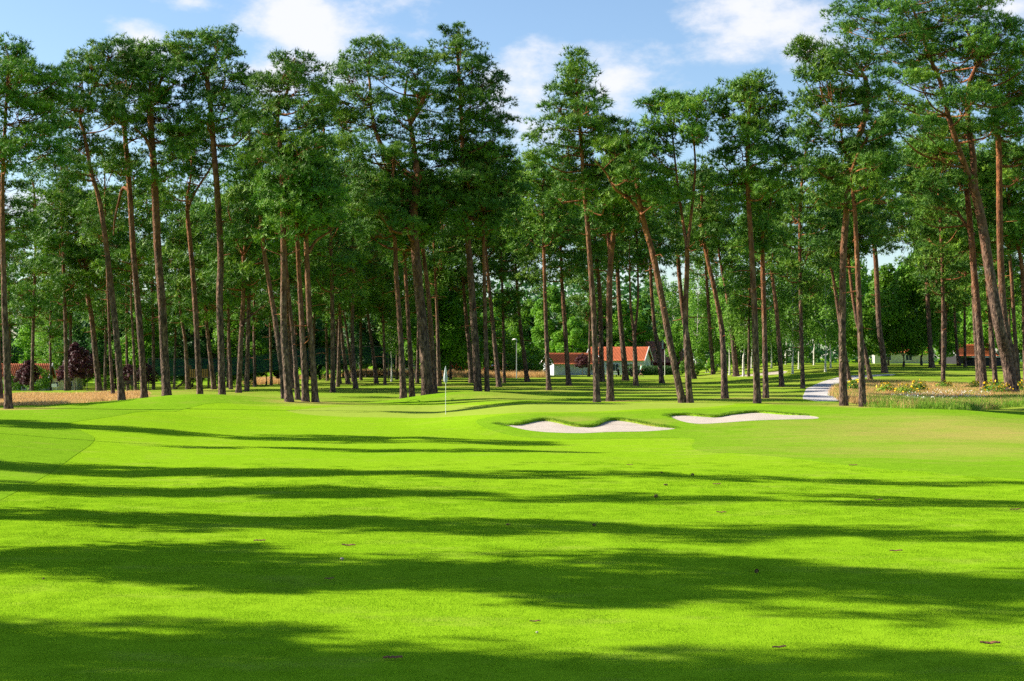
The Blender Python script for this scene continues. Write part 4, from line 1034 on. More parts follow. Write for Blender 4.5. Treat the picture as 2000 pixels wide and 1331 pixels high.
# ------------------------------------------------------------------ buildings
M['white_wall'] = plain('white_render', (0.62, 0.66, 0.72), 0.85, 0.06, 1.5)
M['cream_wall'] = plain('cream_render', (0.55, 0.56, 0.42), 0.85, 0.08, 1.5)
M['red_wall'] = plain('falun_red_boards', (0.13, 0.018, 0.022), 0.8, 0.15, 3.0)
M['dark_wall'] = plain('tarred_boards', (0.022, 0.022, 0.026), 0.8, 0.2, 3.0)
M['tile'] = plain('clay_tiles', (0.50, 0.125, 0.045), 0.75, 0.22, 4.0)
M['pink_roof'] = plain('sun_glare_roof', (0.42, 0.17, 0.14), 0.45, 0.1, 2.0)  # sun glare put into the roof colour as a paler pink
M['white_trim'] = plain('white_paint', (0.75, 0.75, 0.74), 0.5, 0.04)
M['dark_trim'] = plain('dark_paint', (0.03, 0.03, 0.032), 0.6, 0.1)
M['glass'] = plain('window_glass', (0.03, 0.045, 0.06), 0.08, 0.1, 2.0, spec=0.6)
M['wood'] = plain('weathered_wood', (0.30, 0.16, 0.07), 0.8, 0.3, 5.0)
M['dark_wood'] = plain('dark_wood', (0.09, 0.07, 0.045), 0.85, 0.3, 5.0)
M['steel'] = plain('galvanised_steel', (0.5, 0.52, 0.54), 0.4, 0.06, 3.0, metal=0.6)

def house(name, label, loc, rz, L, D, wh, rh, wall, roof, trim='white_trim', windows=(), doors=(), vents=(), wave=0.22, over=0.35, chimney=None, dormer=None):
    e = empty(name, loc, rz)
    b = MB()
    x0, x1, y0, y1 = -L / 2, L / 2, -D / 2, D / 2
    b.add([(x0, y0, -1), (x1, y0, -1), (x1, y1, -1), (x0, y1, -1), (x0, y0, wh), (x1, y0, wh), (x1, y1, wh), (x0, y1, wh), (x0, 0, rh), (x1, 0, rh)],
          [(0, 1, 5, 4), (1, 2, 6, 9, 5), (2, 3, 7, 6), (3, 0, 4, 8, 7), (4, 5, 9, 8), (6, 7, 8, 9)])
    b.build('wall', M[wall], e)
    slope = (rh - wh) / (D / 2); yo = D / 2 + over
    for sgn in (-1, 1):       # one roof slope each, rolled tiles along it
        nx = int((L + 2 * over) / wave * 4) + 1
        xs = np.linspace(x0 - over, x1 + over, nx)
        top = np.column_stack([xs, np.zeros(nx), rh + 0.10 + 0.035 * np.cos(xs / wave * 2 * np.pi)])
        rows = 6; V = []
        for r_ in range(rows + 1):
            t = r_ / rows
            for dz in (0.0, -0.03) if 0 < r_ < rows else (0.0,):
                V.append(np.column_stack([xs, np.full(nx, sgn * yo * t), rh + 0.10 + dz - slope * yo * t + 0.035 * np.cos(xs / wave * 2 * np.pi)]))
        Vn = np.vstack(V); m = len(V)
        i = np.arange(m - 1)[:, None] * nx; j = np.arange(nx - 1)[None, :]
        Q = np.stack([i + j, i + j + 1, i + nx + j + 1, i + nx + j], -1).reshape(-1, 4)
        rf = obj('roof', mesh('roof', Vn, Q if sgn > 0 else Q[:, ::-1], M[roof], True), e)
    g = MB()
    for xx in (x0 - over - 0.03, x1 + over - 0.05):
        for sgn in (-1, 1):
            g.add([(xx, 0, rh - 0.06), (xx + .08, 0, rh - 0.06), (xx + .08, sgn * yo, rh - 0.06 - slope * yo), (xx, sgn * yo, rh - 0.06 - slope * yo),
                   (xx, 0, rh + 0.16), (xx + .08, 0, rh + 0.16), (xx + .08, sgn * yo, rh + 0.16 - slope * yo), (xx, sgn * yo, rh + 0.16 - slope * yo)],
                  [(0, 1, 2, 3), (4, 7, 6, 5), (0, 4, 5, 1), (3, 2, 6, 7), (1, 5, 6, 2), (0, 3, 7, 4)])
    g.build('bargeboards', M[trim], e)
    for (xa, xb, za, zb) in windows:       # on the front face
        w = MB().box(xa, xb, y0 - 0.03, y0 + 0.02, za, zb).build('window', M['glass'], e)
        fr = MB(); t = 0.07
        fr.box(xa - t, xb + t, y0 - 0.06, y0 - 0.005, zb, zb + t).box(xa - t, xb + t, y0 - 0.06, y0 - 0.005, za - t, za)
        fr.box(xa - t, xa, y0 - 0.058, y0 - 0.004, za, zb).box(xb, xb + t, y0 - 0.058, y0 - 0.004, za, zb).box((xa + xb) / 2 - .025, (xa + xb) / 2 + .025, y0 - 0.056, y0 - 0.032, za, zb)
        fr.build('frame', M['white_trim'], w)
    for (xa, xb, zb) in doors:
        d = MB().box(xa, xb, y0 - 0.05, y0 + 0.02, -0.9, zb).build('door', M['dark_trim'], e)
        MB().box(xb - .18, xb - .08, y0 - 0.09, y0 - 0.05, zb - 1.1, zb - 1.05).build('handle', M['steel'], d)
    for (yv, zv, rv) in vents:             # round vent in the left gable
        a = np.linspace(0, 2 * np.pi, 14, endpoint=False)
        m_ = MB(); m_.add([(x0 - 0.03, yv + rv * math.cos(t), zv + rv * math.sin(t)) for t in a] + [(x0 + 0.02, yv + rv * math.cos(t), zv + rv * math.sin(t)) for t in a],
                          [tuple(range(14))[::-1]] + [(k, (k + 1) % 14, 14 + (k + 1) % 14, 14 + k) for k in range(14)])
        m_.build('vent', M['dark_trim'], e)
    if chimney:
        cxx, cz = chimney
        MB().box(cxx - .35, cxx + .35, .3, .95, rh - .8, cz).box(cxx - .42, cxx + .42, .23, 1.02, cz, cz + .12).build('chimney', M['tile'], e)
    if dormer:
        xa, xb, zt = dormer
        dm = MB().box(xa, xb, -D / 2 + 1.5, 0.6, wh + .5, zt).build('dormer', M[wall], e)
        MB().box(xa - .06, xa + .22, -D / 2 + 1.44, -D / 2 + 1.52, rh - 1.2, zt - 0.02).build('corner_board', M['white_trim'], dm)
        MB().box(xa - .3, xb + .3, -D / 2 + 1.2, .8, zt, zt + .15).build('dormer_roof', M['dark_trim'], dm)
    return tag(e, label, 'house', None)

def on(px, Y): 
    x = (px - 1000) / F * Y; return x, Y, float(zg(x, Y))
def zat(py, Y): return EYE + (HZ - py) / F * Y
Yh = 206; sx = F / Yh
x, y, z = on(1116, Yh)
house('white_garage', 'low white garage wing with orange tiled roof and round gable vent', (x, y, z), math.radians(17), 7.0, 5.0, zat(710, Yh) - z, zat(691, Yh) - z, 'white_wall', 'tile', vents=[(0.3, 1.2, 0.17)], windows=[(1.6, 2.4, 0.6, 1.4)])
x, y, z = on(1209, 213)
house('white_house', 'white house with taller orange tiled roof and grey-green gable', (x, y, z), math.radians(-17), 8.4, 5.6, zat(703, 213) - z, zat(679, 213) - z, 'white_wall', 'tile', windows=[(-0.4, 0.6, 0.5, 1.5), (1.7, 2.7, 0.5, 1.5), (-2.6, -1.6, 0.5, 1.5)], doors=[(-1.2, -.7, 1.7)])
x, y, z = on(1292, 240)
house('red_house', 'dark red wooden house with roof tinted pale pink with sun glare and white corner boards', (x, y, z), math.radians(-6), 6.5, 6.0, zat(705, 240) - z, zat(668, 240) - z, 'red_wall', 'pink_roof', windows=[(-2.4, -1.5, 0.9, 1.9)], dormer=(0.1, 1.7, zat(651, 240) - z), wave=0.5)
x, y, z = on(38, 172)
house('red_roofed_house', 'cream house with bright red roof behind the left pines', (x, y, z), math.radians(8), 7.0, 5.0, zat(738, 172) - z, zat(712, 172) - z, 'cream_wall', 'tile', windows=[(0.3, 1.2, 0.3, 1.0), (2.0, 2.8, 0.3, 1.0), (-2, -1.1, 0.3, 1.0)], doors=[(-.6, .1, 1.1)])
x, y, z = on(128, 180)
house('pale_house', 'pale green-cream house with little red roof right of the red-roofed one', (x, y, z), math.radians(5), 3.6, 3.5, zat(736, 180) - z, zat(725, 180) - z, 'cream_wall', 'tile', windows=[(-1.2, -.5, 0.4, 1.0), (0.5, 1.2, 0.4, 1.0)])
x, y, z = on(1892, 212)
house('far_red_roofed_cottage', 'cottage with glowing red roof behind the dark shed', (x, y, z), math.radians(10), 6.0, 5.0, zat(694, 212) - z, zat(674, 212) - z, 'dark_wall', 'tile', windows=[(-1.5, -.7, .5, 1.2)])
x, y, z = on(1757, 220)
house('cream_cottage', 'cream-walled cottage glimpsed through leaves right of the path', (x, y, z), math.radians(-8), 8.0, 5.0, zat(688, 220) - z, zat(672, 220) - z, 'cream_wall', 'tile', windows=[(-2.5, -1.6, .5, 1.3), (0.6, 1.5, .5, 1.3)])
# dark shed
x, y, z = on(1925, 178); e = empty('dark_shed', (x, y, z), 0.05)
hsh = zat(697, 178) - z
MB().box(-2.2, 2.2, -1.5, 1.5, -0.3, hsh - 0.1).build('wall', M['dark_wall'], e)
MB().box(-2.4, 2.4, -1.75, 1.75, hsh - 0.1, hsh).build('roof', M['steel'], e)
dd = MB().box(0.6, 1.4, -1.54, -1.49, -0.2, hsh - .3).build('door', M['dark_trim'], e)
MB().box(1.25, 1.32, -1.58, -1.54, .7, .82).build('handle', M['steel'], dd)
tag(e, 'black flat-roofed shed behind the right-hand pines', 'shed')
x, y, z = on(1364, 225); e = empty('white_shed', (x, y, z), 0.1)
MB().box(-0.9, 0.9, -1, 1, -0.3, 2.0).build('wall', M['white_wall'], e)
MB().add([(-1.1, -1.2, 2.0), (1.1, -1.2, 2.0), (1.1, 1.2, 2.3), (-1.1, 1.2, 2.3), (-1.1, -1.2, 2.1), (1.1, -1.2, 2.1), (1.1, 1.2, 2.4), (-1.1, 1.2, 2.4)],
         [(0, 3, 2, 1), (4, 5, 6, 7), (0, 1, 5, 4), (1, 2, 6, 5), (2, 3, 7, 6), (3, 0, 4, 7)]).build('roof', M['dark_trim'], e)
tag(e, 'little white shed glimpsed behind the far golfer', 'shed')

# hedge in front of the white house
rng = np.random.default_rng(77)
xa, xb = (1222 - 1000) / F * 200, (1318 - 1000) / F * 200
n = 5200; hp = np.column_stack([rng.uniform(xa, xb, n), 200 + rng.uniform(-.6, .6, n), rng.uniform(0, 1.25, n) + 0.1 * np.sin(rng.uniform(0, 6, n))])
hp[:, 2] += zg(hp[:, 0], hp[:, 1])
v, q = leaf_quads(hp, np.tile(np.array([[-.3, -.8, .5]]), (n, 1)), rng, 0.11)
o = obj('clipped_hedge', mesh('clipped_hedge', v, q, M['hedge_leaves'])); tag(o, 'low clipped dark green hedge before the white house', 'hedge')

# tall net fence
M['net'], nt, out_ = new_mat('windbreak_net')
tr_ = nt.nodes.new('ShaderNodeBsdfTransparent'); di = nt.nodes.new('ShaderNodeBsdfDiffuse'); di.inputs[0].default_value = (0.02, 0.065, 0.065, 1)
mx = nt.nodes.new('ShaderNodeMixShader'); mx.inputs[0].default_value = 0.62
nt.links.new(tr_.outputs[0], mx.inputs[1]); nt.links.new(di.outputs[0], mx.inputs[2]); nt.links.new(mx.outputs[0], out_.inputs[0])
e = empty('net_fence', (0, 172, 0)); Yf = 172.0
fx = np.arange((290 - 1000) / F * Yf, (905 - 1000) / F * Yf, 3.2)
for i, xx in enumerate(fx):
    zz = float(zg(xx, Yf))
    MB().tube([(xx, 0, zz - .3), (xx, 0, zz + 4.0)], [.05, .05], 6).build('post', M['dark_trim'], e)
    if i + 1 < len(fx):
        z2 = float(zg(fx[i + 1], Yf))
        MB().add([(xx + .05, .03, zz + 1.9), (fx[i + 1] - .05, .03, z2 + 1.9), (fx[i + 1] - .05, .03, z2 + 3.9), (xx + .05, .03, zz + 3.9)], [(0, 1, 2, 3)]).build('net_panel', M['net'], e)
        MB().tube([(xx + .05, 0, zz + 3.95), (fx[i + 1] - .05, 0, z2 + 3.95)], [.03, .03], 5).build('rail', M['dark_trim'], e)
tag(e, 'tall dark green net fence behind the middle pines', 'fence')

# ------------------------------------------------------------------ parked cars
M['tyre'] = plain('tyre_rubber', (0.02, 0.02, 0.02), 0.8, 0.1)
M['lamp'] = plain('headlamp_lens', (0.7, 0.72, 0.75), 0.1, 0.02)
def car(label, px, Y, rz, col, up=0.0):
    x, y, z = on(px, Y); e = empty('parked_car', (x, y, z + up), rz)
    paint = plain('car_paint', col, 0.25, 0.03, 2.0, spec=0.6)
    prof = [(-2.1, .35), (-2.15, .62), (-2.05, .85), (-1.25, .95), (-0.55, 1.40), (0.75, 1.43), (1.6, .98), (2.05, .88), (2.12, .6), (2.05, .33)]
    V = []; 
    for s_, w in ((-1, .80), (1, .80)):
        for (a, c) in prof: V.append((a, s_ * (w if c < 1 else w - .16), c))
    n = len(prof)
    fcs = [tuple(range(n))[::-1], tuple(range(n, 2 * n))] + [(k, (k + 1) % n, n + (k + 1) % n, n + k) for k in range(n)]
    body = MB().add(V, fcs).build('body', paint, e)
    for s_ in (-1, 1):
        yy = s_ * 0.815
        for (xa, xb, xc, xd) in ((-1.02, -.48, .02, .02), (.08, .08, .66, 1.30)):
            MB().add([(xa, yy, .97), (xd, yy, .97), (xc, s_ * .665, 1.34), (xb, s_ * .665, 1.34)], [(0, 1, 2, 3)]).build('side_window', M['glass'], e)
        for xx in (-1.3, 1.3):
            w = empty('wheel', (xx, s_ * .74, .32)); w.parent = e
            a = np.linspace(0, 2 * np.pi, 16, endpoint=False)
            t = MB(); t.add([(.32 * math.cos(k), -.1, .32 * math.sin(k)) for k in a] + [(.32 * math.cos(k), .1, .32 * math.sin(k)) for k in a],
                            [tuple(range(16)), tuple(range(16, 32))[::-1]] + [(k, 16 + k, 16 + (k + 1) % 16, (k + 1) % 16) for k in range(16)]); t.build('tyre', M['tyre'], w)
            t = MB(); t.add([(.2 * math.cos(k), -.115, .2 * math.sin(k)) for k in a] + [(.2 * math.cos(k), .115, .2 * math.sin(k)) for k in a],
                            [tuple(range(16)), tuple(range(16, 32))[::-1]] + [(k, 16 + k, 16 + (k + 1) % 16, (k + 1) % 16) for k in range(16)]); t.build('rim', M['steel'], w)
        MB().box(1.98, 2.14, s_ * .62 - .14, s_ * .62 + .14, .64, .78).build('headlight', M['lamp'], e)
    MB().add([(-1.21, -.6, 1.0), (-1.21, .6, 1.0), (-.6, .55, 1.39), (-.6, -.55, 1.39)], [(0, 1, 2, 3)]).build('rear_window', M['glass'], e)
    MB().add([(1.57, -.62, 1.02), (.8, -.56, 1.42), (.8, .56, 1.42), (1.57, .62, 1.02)], [(0, 1, 2, 3)]).build('windscreen', M['glass'], e)
    return tag(e, label, 'car', 'cars parked behind the wood')
car('dark blue car parked behind dry grass near the lamp post', 1024, 200, 0.2, (0.03, 0.05, 0.13), 0.35)
car('red car parked left of the lamp post', 976, 205, 0.4, (0.35, 0.01, 0.02), 0.35)
car('bright red car between the flag and the tall narrow-topped pine', 902, 206, 0.1, (0.45, 0.015, 0.02), 0.45)
car('white car glimpsed left of the biggest flag-side pine', 817, 206, 0.2, (0.6, 0.65, 0.7), 0.3)

# ------------------------------------------------------------------ flagstick, lamp post, poles, bench, play tower, signs
M['flag_cloth'] = plain('flag_cloth', (0.62, 0.66, 0.72), 0.8, 0.05, 3.0)
g = ground(870.5, 809.5); Yg = g[1]; ppm = F / Yg
e = empty('flagstick', g)
H = (809.5 - 717) / ppm
MB().tube([(0, 0, -.1), (0, 0, H)], [.011, .009], 8).build('pole', M['white_trim'], e)
fz0, fz1 = H - (748 - 717) / ppm, H - 0.05          # limp flag hanging in folds
V = []; Fq = []; cols, rws = 14, 10
for i in range(rws + 1):
    t = i / rws; z_ = fz1 + (fz0 - fz1) * t; wdt = 0.03 + 0.10 * math.sin(min(1, t * 1.15) * math.pi * .62) * 0.8
    for j in range(cols + 1):
        u = j / cols
        V.append((-0.012 + wdt * (u - 0.45) * 1.5 * (1 if t < .8 else (1.4 - t) / .6), 0.035 * math.sin(u * 15 + t * 3) * (0.4 + t), z_ + 0.03 * math.sin(u * 9) - 0.05 * u * t))
for i in range(rws):
    for j in range(cols): Fq.append((i * (cols + 1) + j, i * (cols + 1) + j + 1, (i + 1) * (cols + 1) + j + 1, (i + 1) * (cols + 1) + j))
fl = obj('flag', mesh('flag', V, Fq, M['flag_cloth'], True), e)
sm = fl.modifiers.new('thick', 'SOLIDIFY'); sm.thickness = 0.004
MB().tube([(0, 0, H), (0, 0, H + .03)], [.016, .010], 8).build('finial', M['white_trim'], e)
tag(e, 'white flagstick with limp white flag standing on the green', 'flagstick')

x, y, z = on(1009, 178); e = empty('lamp_post', (x, y, z)); ht = zat(664, 178) - z
MB().tube([(0, 0, -.2), (0, 0, ht)], [.07, .045], 8).build('pole', M['steel'], e)
MB().tube([(0, 0, ht), (-.28, 0, ht + .06)], [.035, .03], 6).build('arm', M['steel'], e)
hd = MB().tube([(-.25, 0, ht - .03), (-.25, 0, ht + .03), (-.25, 0, ht + .16)], [.30, .32, .12], 12).build('lamp_head', M['white_trim'], e)
tag(e, 'slim street lamp post with white flat head', 'lamp post')
x, y, z = on(1298.5, 196); e = empty('white_post', (x, y, z))
MB().tube([(0, 0, -.2), (0, 0, zat(684, 196) - z)], [.04, .035], 6).build('pole', M['white_trim'], e)
MB().tube([(0, 0, zat(684, 196) - z), (0, 0, zat(682, 196) - z)], [.09, .07], 8).build('cap', M['dark_trim'], e)
tag(e, 'thin white post with dark cap before the red house', 'post')

g = on(254, 118); e = empty('garden_bench', g, 0.2)
for k in range(3): MB().box(-.75, .75, -.22 + .15 * k, -.10 + .15 * k, .43, .47).build('seat_slat', M['dark_wood'], e)
for k in range(2): MB().box(-.75, .75, .25, .29, .58 + .17 * k, .70 + .17 * k).build('back_slat', M['dark_wood'], e)
for xx in (-.68, .62):
    MB().box(xx, xx + .06, -.22, -.16, -.1, .43).build('leg', M['dark_trim'], e)
    MB().box(xx, xx + .06, .20, .26, -.1, .9).build('leg', M['dark_trim'], e)
tag(e, 'dark wooden bench behind the left tall grass', 'bench')
g = on(258, 120); e = empty('marker_post', g)
MB().box(-.05, .05, -.05, .05, -.1, 1.25).build('post', M['dark_trim'], e)
MB().box(-.13, .13, -.09, -.052, 1.0, 1.35).build('board', M['dark_trim'], e)
tag(e, 'dark marker post with small board beside the bench', 'post')
g = on(106, 132); e = empty('notice_board', g, 0.1)
for xx in (-.2, .16): MB().box(xx, xx + .04, 0, .04, -.1, .7).build('leg', M['steel'], e)
MB().box(-.24, .24, -.05, -.01, .45, .75).build('board', M['white_trim'], e)
tag(e, 'small white notice board on the lawn before the pale house', 'sign')

g = on(372, 158); e = empty('play_tower', g, 0.1)
for a, b_ in ((-.1, -.6), (1.9, -.6), (-.1, .6), (1.9, .6)): MB().box(a, a + .12, b_, b_ + .12, -.2, 3.2).build('post', M['dark_wood'], e)
MB().box(-.15, 2.1, -.65, .8, 1.75, 1.85).build('platform', M['dark_wood'], e)
for k in range(9): MB().box(.02 + .22 * k, .16 + .22 * k, -.68, -.64, 1.86, 2.75).build('slat', M['wood'], e)
for s_ in (-.45, .35): MB().add([(-2.6, s_, -.1), (-2.35, s_, -.1), (.05, s_, 1.85), (-.2, s_, 1.85), (-2.6, s_ + .08, -.1), (-2.35, s_ + .08, -.1), (.05, s_ + .08, 1.85), (-.2, s_ + .08, 1.85)],
                               [(0, 1, 2, 3), (7, 6, 5, 4), (0, 4, 5, 1), (1, 5, 6, 2), (2, 6, 7, 3), (3, 7, 4, 0)]).build('stair_rail', M['dark_wood'], e)
for k in range(7): MB().box(-2.35 + .32 * k, -2.1 + .32 * k, -.37, .35, .12 + .25 * k, .16 + .25 * k).build('step', M['dark_wood'], e)
tag(e, 'wooden play tower with slatted box and sloping stair', 'play tower')

# wooden board fixed to a pine trunk
pb = by_label('wooden board on its trunk')[0]; Yb = pb.location.y
c = at(1438, 652, Yb); e = empty('trunk_board', (c[0], Yb - .35, c[2]), 0)
m_ = MB().add([(-.55, -.06, .10), (.75, -.06, -.10), (.78, -.06, .10), (-.52, -.06, .30), (-.55, .06, .10), (.75, .06, -.10), (.78, .06, .10), (-.52, .06, .30)],
              [(0, 1, 2, 3), (7, 6, 5, 4), (0, 4, 5, 1), (1, 5, 6, 2), (2, 6, 7, 3), (3, 7, 4, 0)]); m_.build('plank', M['wood'], e)
MB().box(-.1, .02, -.09, .25, .04, .2).build('bracket', M['dark_wood'], e)
tag(e, 'weathered orange plank fixed across a pine trunk', 'board')

# ------------------------------------------------------------------ golfers and trolleys
M['skin'] = plain('skin', (0.45, 0.25, 0.17), 0.6, 0.05)
M['mint'] = plain('mint_shirt', (0.35, 0.62, 0.55), 0.8, 0.05)
M['black_cloth'] = plain('black_cloth', (0.012, 0.012, 0.02), 0.85, 0.1)
M['navy_cloth'] = plain('navy_cloth', (0.02, 0.03, 0.08), 0.85, 0.1)
M['shoe'] = plain('white_shoe', (0.6, 0.6, 0.6), 0.6, 0.05)
M['hair'] = plain('brown_hair', (0.05, 0.03, 0.02), 0.7, 0.2)
def skin(name, verts, edges, radii, mat, parent=None, root=0, sub=2):
    me = bpy.data.meshes.new(name); me.from_pydata(verts, edges, [])
    o = obj(name, me, parent)
    o.modifiers.new('skin', 'SKIN')
    for sv, r in zip(me.skin_vertices[0].data, radii): sv.radius = (r, r); sv.use_root = False
    me.skin_vertices[0].data[root].use_root = True
    o.modifiers.new('smooth', 'SUBSURF').levels = sub; o.modifiers['smooth'].render_levels = sub
    me.materials.append(mat)
    return o
def person(label, px, Y, rz, shirt, legs, long_trousers, stride, arm):
    x, y, z = on(px, Y)
    J = {'pel': (0, 0, .93), 'bel': (.01, 0, 1.08), 'che': (.02, 0, 1.30), 'nek': (.02, 0, 1.47), 'hea': (.05, 0, 1.58), 'top': (.05, 0, 1.72), 'nos': (.135, 0, 1.60)}
    R = {'pel': .13, 'bel': .125, 'che': .135, 'nek': .055, 'hea': .085, 'top': .075, 'nos': .02}
    E = [('pel', 'bel'), ('bel', 'che'), ('che', 'nek'), ('nek', 'hea'), ('hea', 'top'), ('hea', 'nos')]
    for s_, nme in ((1, 'l'), (-1, 'r')):
        f = s_ * stride
        J['hip' + nme] = (0, s_ * .09, .88); R['hip' + nme] = .095
        J['kne' + nme] = (.10 * f + .03, s_ * .10, .48); R['kne' + nme] = .060
        J['ank' + nme] = (.28 * f - (.06 if f < 0 else 0), s_ * .10, .09 + (.05 if f < 0 else 0)); R['ank' + nme] = .038
        J['toe' + nme] = (.28 * f + .17, s_ * .11, .03); R['toe' + nme] = .032
        J['sho' + nme] = (.02, s_ * .19, 1.40); R['sho' + nme] = .062
        a = arm[0 if s_ > 0 else 1]
        J['elb' + nme] = (.02 + a * .16, s_ * .25, 1.14); R['elb' + nme] = .043
        J['wri' + nme] = (.02 + a * .40 + .05, s_ * .24, .94); R['wri' + nme] = .03
        J['pal' + nme] = (.02 + a * .46 + .06, s_ * .24, .87); R['pal' + nme] = .03
        E += [('pel', 'hip' + nme), ('hip' + nme, 'kne' + nme), ('kne' + nme, 'ank' + nme), ('ank' + nme, 'toe' + nme), ('che', 'sho' + nme), ('sho' + nme, 'elb' + nme), ('elb' + nme, 'wri' + nme), ('wri' + nme, 'pal' + nme)]
        px_, py_, pz_ = J['pal' + nme]
        for k in range(5):
            J[f'fi{k}{nme}'] = (px_ + (-.02 + .017 * k) + (.03 if k == 4 else 0), py_ + .01 * (k % 2), pz_ - (.075 - .01 * abs(k - 2) if k < 4 else .03)); R[f'fi{k}{nme}'] = .009
            E.append(('pal' + nme, f'fi{k}{nme}'))
    names = list(J); idx = {n_: i for i, n_ in enumerate(names)}
    body = skin('person', [J[n_] for n_ in names], [(idx[a], idx[b_]) for a, b_ in E], [R[n_] for n_ in names], M['skin'])
    body.location = (x, y, z); body.rotation_euler = (0, 0, rz)
    def sub(name, keys, edges, grow, mat):
        return skin(name, [J[k] for k in keys], [(keys.index(a), keys.index(b_)) for a, b_ in edges], [R[k] + grow for k in keys], mat, body)
    ks = ['bel', 'pel', 'che', 'shol', 'shor', 'elbl', 'elbr']
    sub('shirt', ks, [('bel', 'pel'), ('bel', 'che'), ('che', 'shol'), ('che', 'shor'), ('shol', 'elbl'), ('shor', 'elbr')], .022, shirt)
    ks = ['pel', 'hipl', 'hipr', 'knel', 'kner'] + (['ankl', 'ankr'] if long_trousers else [])
    sub('trousers' if long_trousers else 'shorts', ks, [('pel', 'hipl'), ('pel', 'hipr'), ('hipl', 'knel'), ('hipr', 'kner')] + ([('knel', 'ankl'), ('kner', 'ankr')] if long_trousers else []), .026, legs)
    sub('hair', ['hea', 'top'], [('hea', 'top')], .012, M['hair']).location = (-.022, 0, .015)
    for nme in 'lr': sub('shoe', ['ank' + nme, 'toe' + nme], [('ank' + nme, 'toe' + nme)], .012, M['shoe'])
    return tag(body, label, 'person')
person('walking person in mint shirt and black shorts before the hedge', 1252, 190, 0.25, M['mint'], M['black_cloth'], False, 1, (.9, -.3))
person('person in dark clothes beside a golf trolley at the far pines', 1382, 196, 2.8, M['navy_cloth'], M['black_cloth'], True, .5, (.4, .7))
def trolley(label, px, Y, rz):
    x, y, z = on(px, Y); e = empty('golf_trolley', (x, y, z), rz)
    for s_ in (-1, 1):
        a = np.linspace(0, 2 * np.pi, 14, endpoint=False)
        w = MB(); w.add([(.15 * math.cos(k), s_ * .3 - .03, .15 + .15 * math.sin(k)) for k in a] + [(.15 * math.cos(k), s_ * .3 + .03, .15 + .15 * math.sin(k)) for k in a],
                        [tuple(range(14)), tuple(range(14, 28))[::-1]] + [(k, 14 + k, 14 + (k + 1) % 14, (k + 1) % 14) for k in range(14)]); w.build('wheel', M['tyre'], e)
    MB().tube([(0, -.28, .15), (0, .28, .15)], [.015, .015], 6).build('axle', M['steel'], e)
    MB().tube([(.15, 0, .12), (-.25, 0, .75), (-.6, 0, 1.0)], [.02, .018, .018], 6).build('handle', M['steel'], e)
    MB().tube([(.16, 0, .18), (-.12, 0, .62), (-.30, 0, .98)], [.13, .15, .14], 10).build('bag', M['black_cloth'], e)
    for k in range(5): MB().tube([(-.27 + .02 * k, -.07 + .035 * k, .95), (-.40 + .02 * k, -.08 + .04 * k, 1.2)], [.008, .02], 5).build('club', M['steel'], e)
    return tag(e, label, 'golf trolley', 'golf trolleys')
trolley('golf trolley pulled close behind the person in mint', 1234, 190.5, 0.2)
trolley('golf trolley left standing alone by the lit leaning pine', 1208, 191, 1.2)
trolley('golf trolley right of the person in dark clothes', 1398, 196, 3.0)

# ------------------------------------------------------------------ small things lying on the fairway
M['cone'] = plain('pine_cone', (0.12, 0.065, 0.035), 0.85, 0.4, 30.0)
M['bark_chip'] = plain('bark_chip', (0.17, 0.075, 0.035), 0.85, 0.4, 20.0)
M['stone'] = plain('pale_mushroom', (0.34, 0.28, 0.25), 0.8, 0.1, 15)
def cone_mesh(seed):
    r = np.random.default_rng(seed); b = MB()
    b.tube([(-.045, 0, .022), (-.02, 0, .026), (.02, 0, .026), (.05, 0, .022)], [.008, .022, .018, .004], 8)
    for k in range(46):
        t = k / 46; x = -.04 + .085 * t; a = k * 2.4; rr = .012 + .020 * math.sin(math.pi * (.15 + .8 * (1 - t)))
        c = np.array([x, rr * math.cos(a), .026 + rr * math.sin(a)]); o_ = np.array([.35, math.cos(a), math.sin(a)]); o_ /= np.linalg.norm(o_)
        s_ = np.cross(o_, (1, 0, 0)); s_ /= np.linalg.norm(s_)
        b.add([c - s_ * .007, c + s_ * .007, c + o_ * .016 + s_ * .005, c + o_ * .016 - s_ * .005], [(0, 1, 2, 3)])
    return mesh('pine_cone', b.v, b.f, M['cone'])
def chip_mesh(seed):
    r = np.random.default_rng(seed); n = 9
    top = []; bot = []
    for k in range(n):
        x = -.1 + .2 * k / (n - 1); w = .022 * math.sin(math.pi * (k + .6) / (n + .2)) + r.uniform(0, .008)
        h = .010 + .014 * r.uniform(0, 1)
        top += [(x, -w, h), (x, w, h + .008)]; bot += [(x, -w, h - .009), (x, w, h - .006)]
    V = top + bot; Fc = []
    for k in range(n - 1):
        a = 2 * k; Fc += [(a, a + 1, a + 3, a + 2), (2 * n + a, 2 * n + a + 2, 2 * n + a + 3, 2 * n + a + 1), (a, a + 2, 2 * n + a + 2, 2 * n + a), (a + 1, 2 * n + a + 1, 2 * n + a + 3, a + 3)]
    return mesh('bark_chip', V, Fc, M['bark_chip'])
CM = [cone_mesh(1), cone_mesh(2)]; CH = [chip_mesh(1), chip_mesh(2), chip_mesh(3)]
CONES = [(1300, 950, 1.1, 'sunlit pine cone in the middle of the right fairway'), (1281, 973, 1.4, 'dark pine cone just below the sunlit one'), (1353, 930, 1.2, 'pine cone lying in the shadow band right of the sunlit one'), (1292, 925, .9, 'pine cone at the upper rim of the tree shadow'),
         (1478, 1120, 1.0, 'pine cone inside the broad tree shadow at right'), (1160, 1029, .9, 'pine cone in the thin tree shadow right of centre'), (992, 1028, .9, 'pine cone in the thin tree shadow at centre'), (85, 1135, .5, 'tiny dark cone on sunlit grass at far left')]
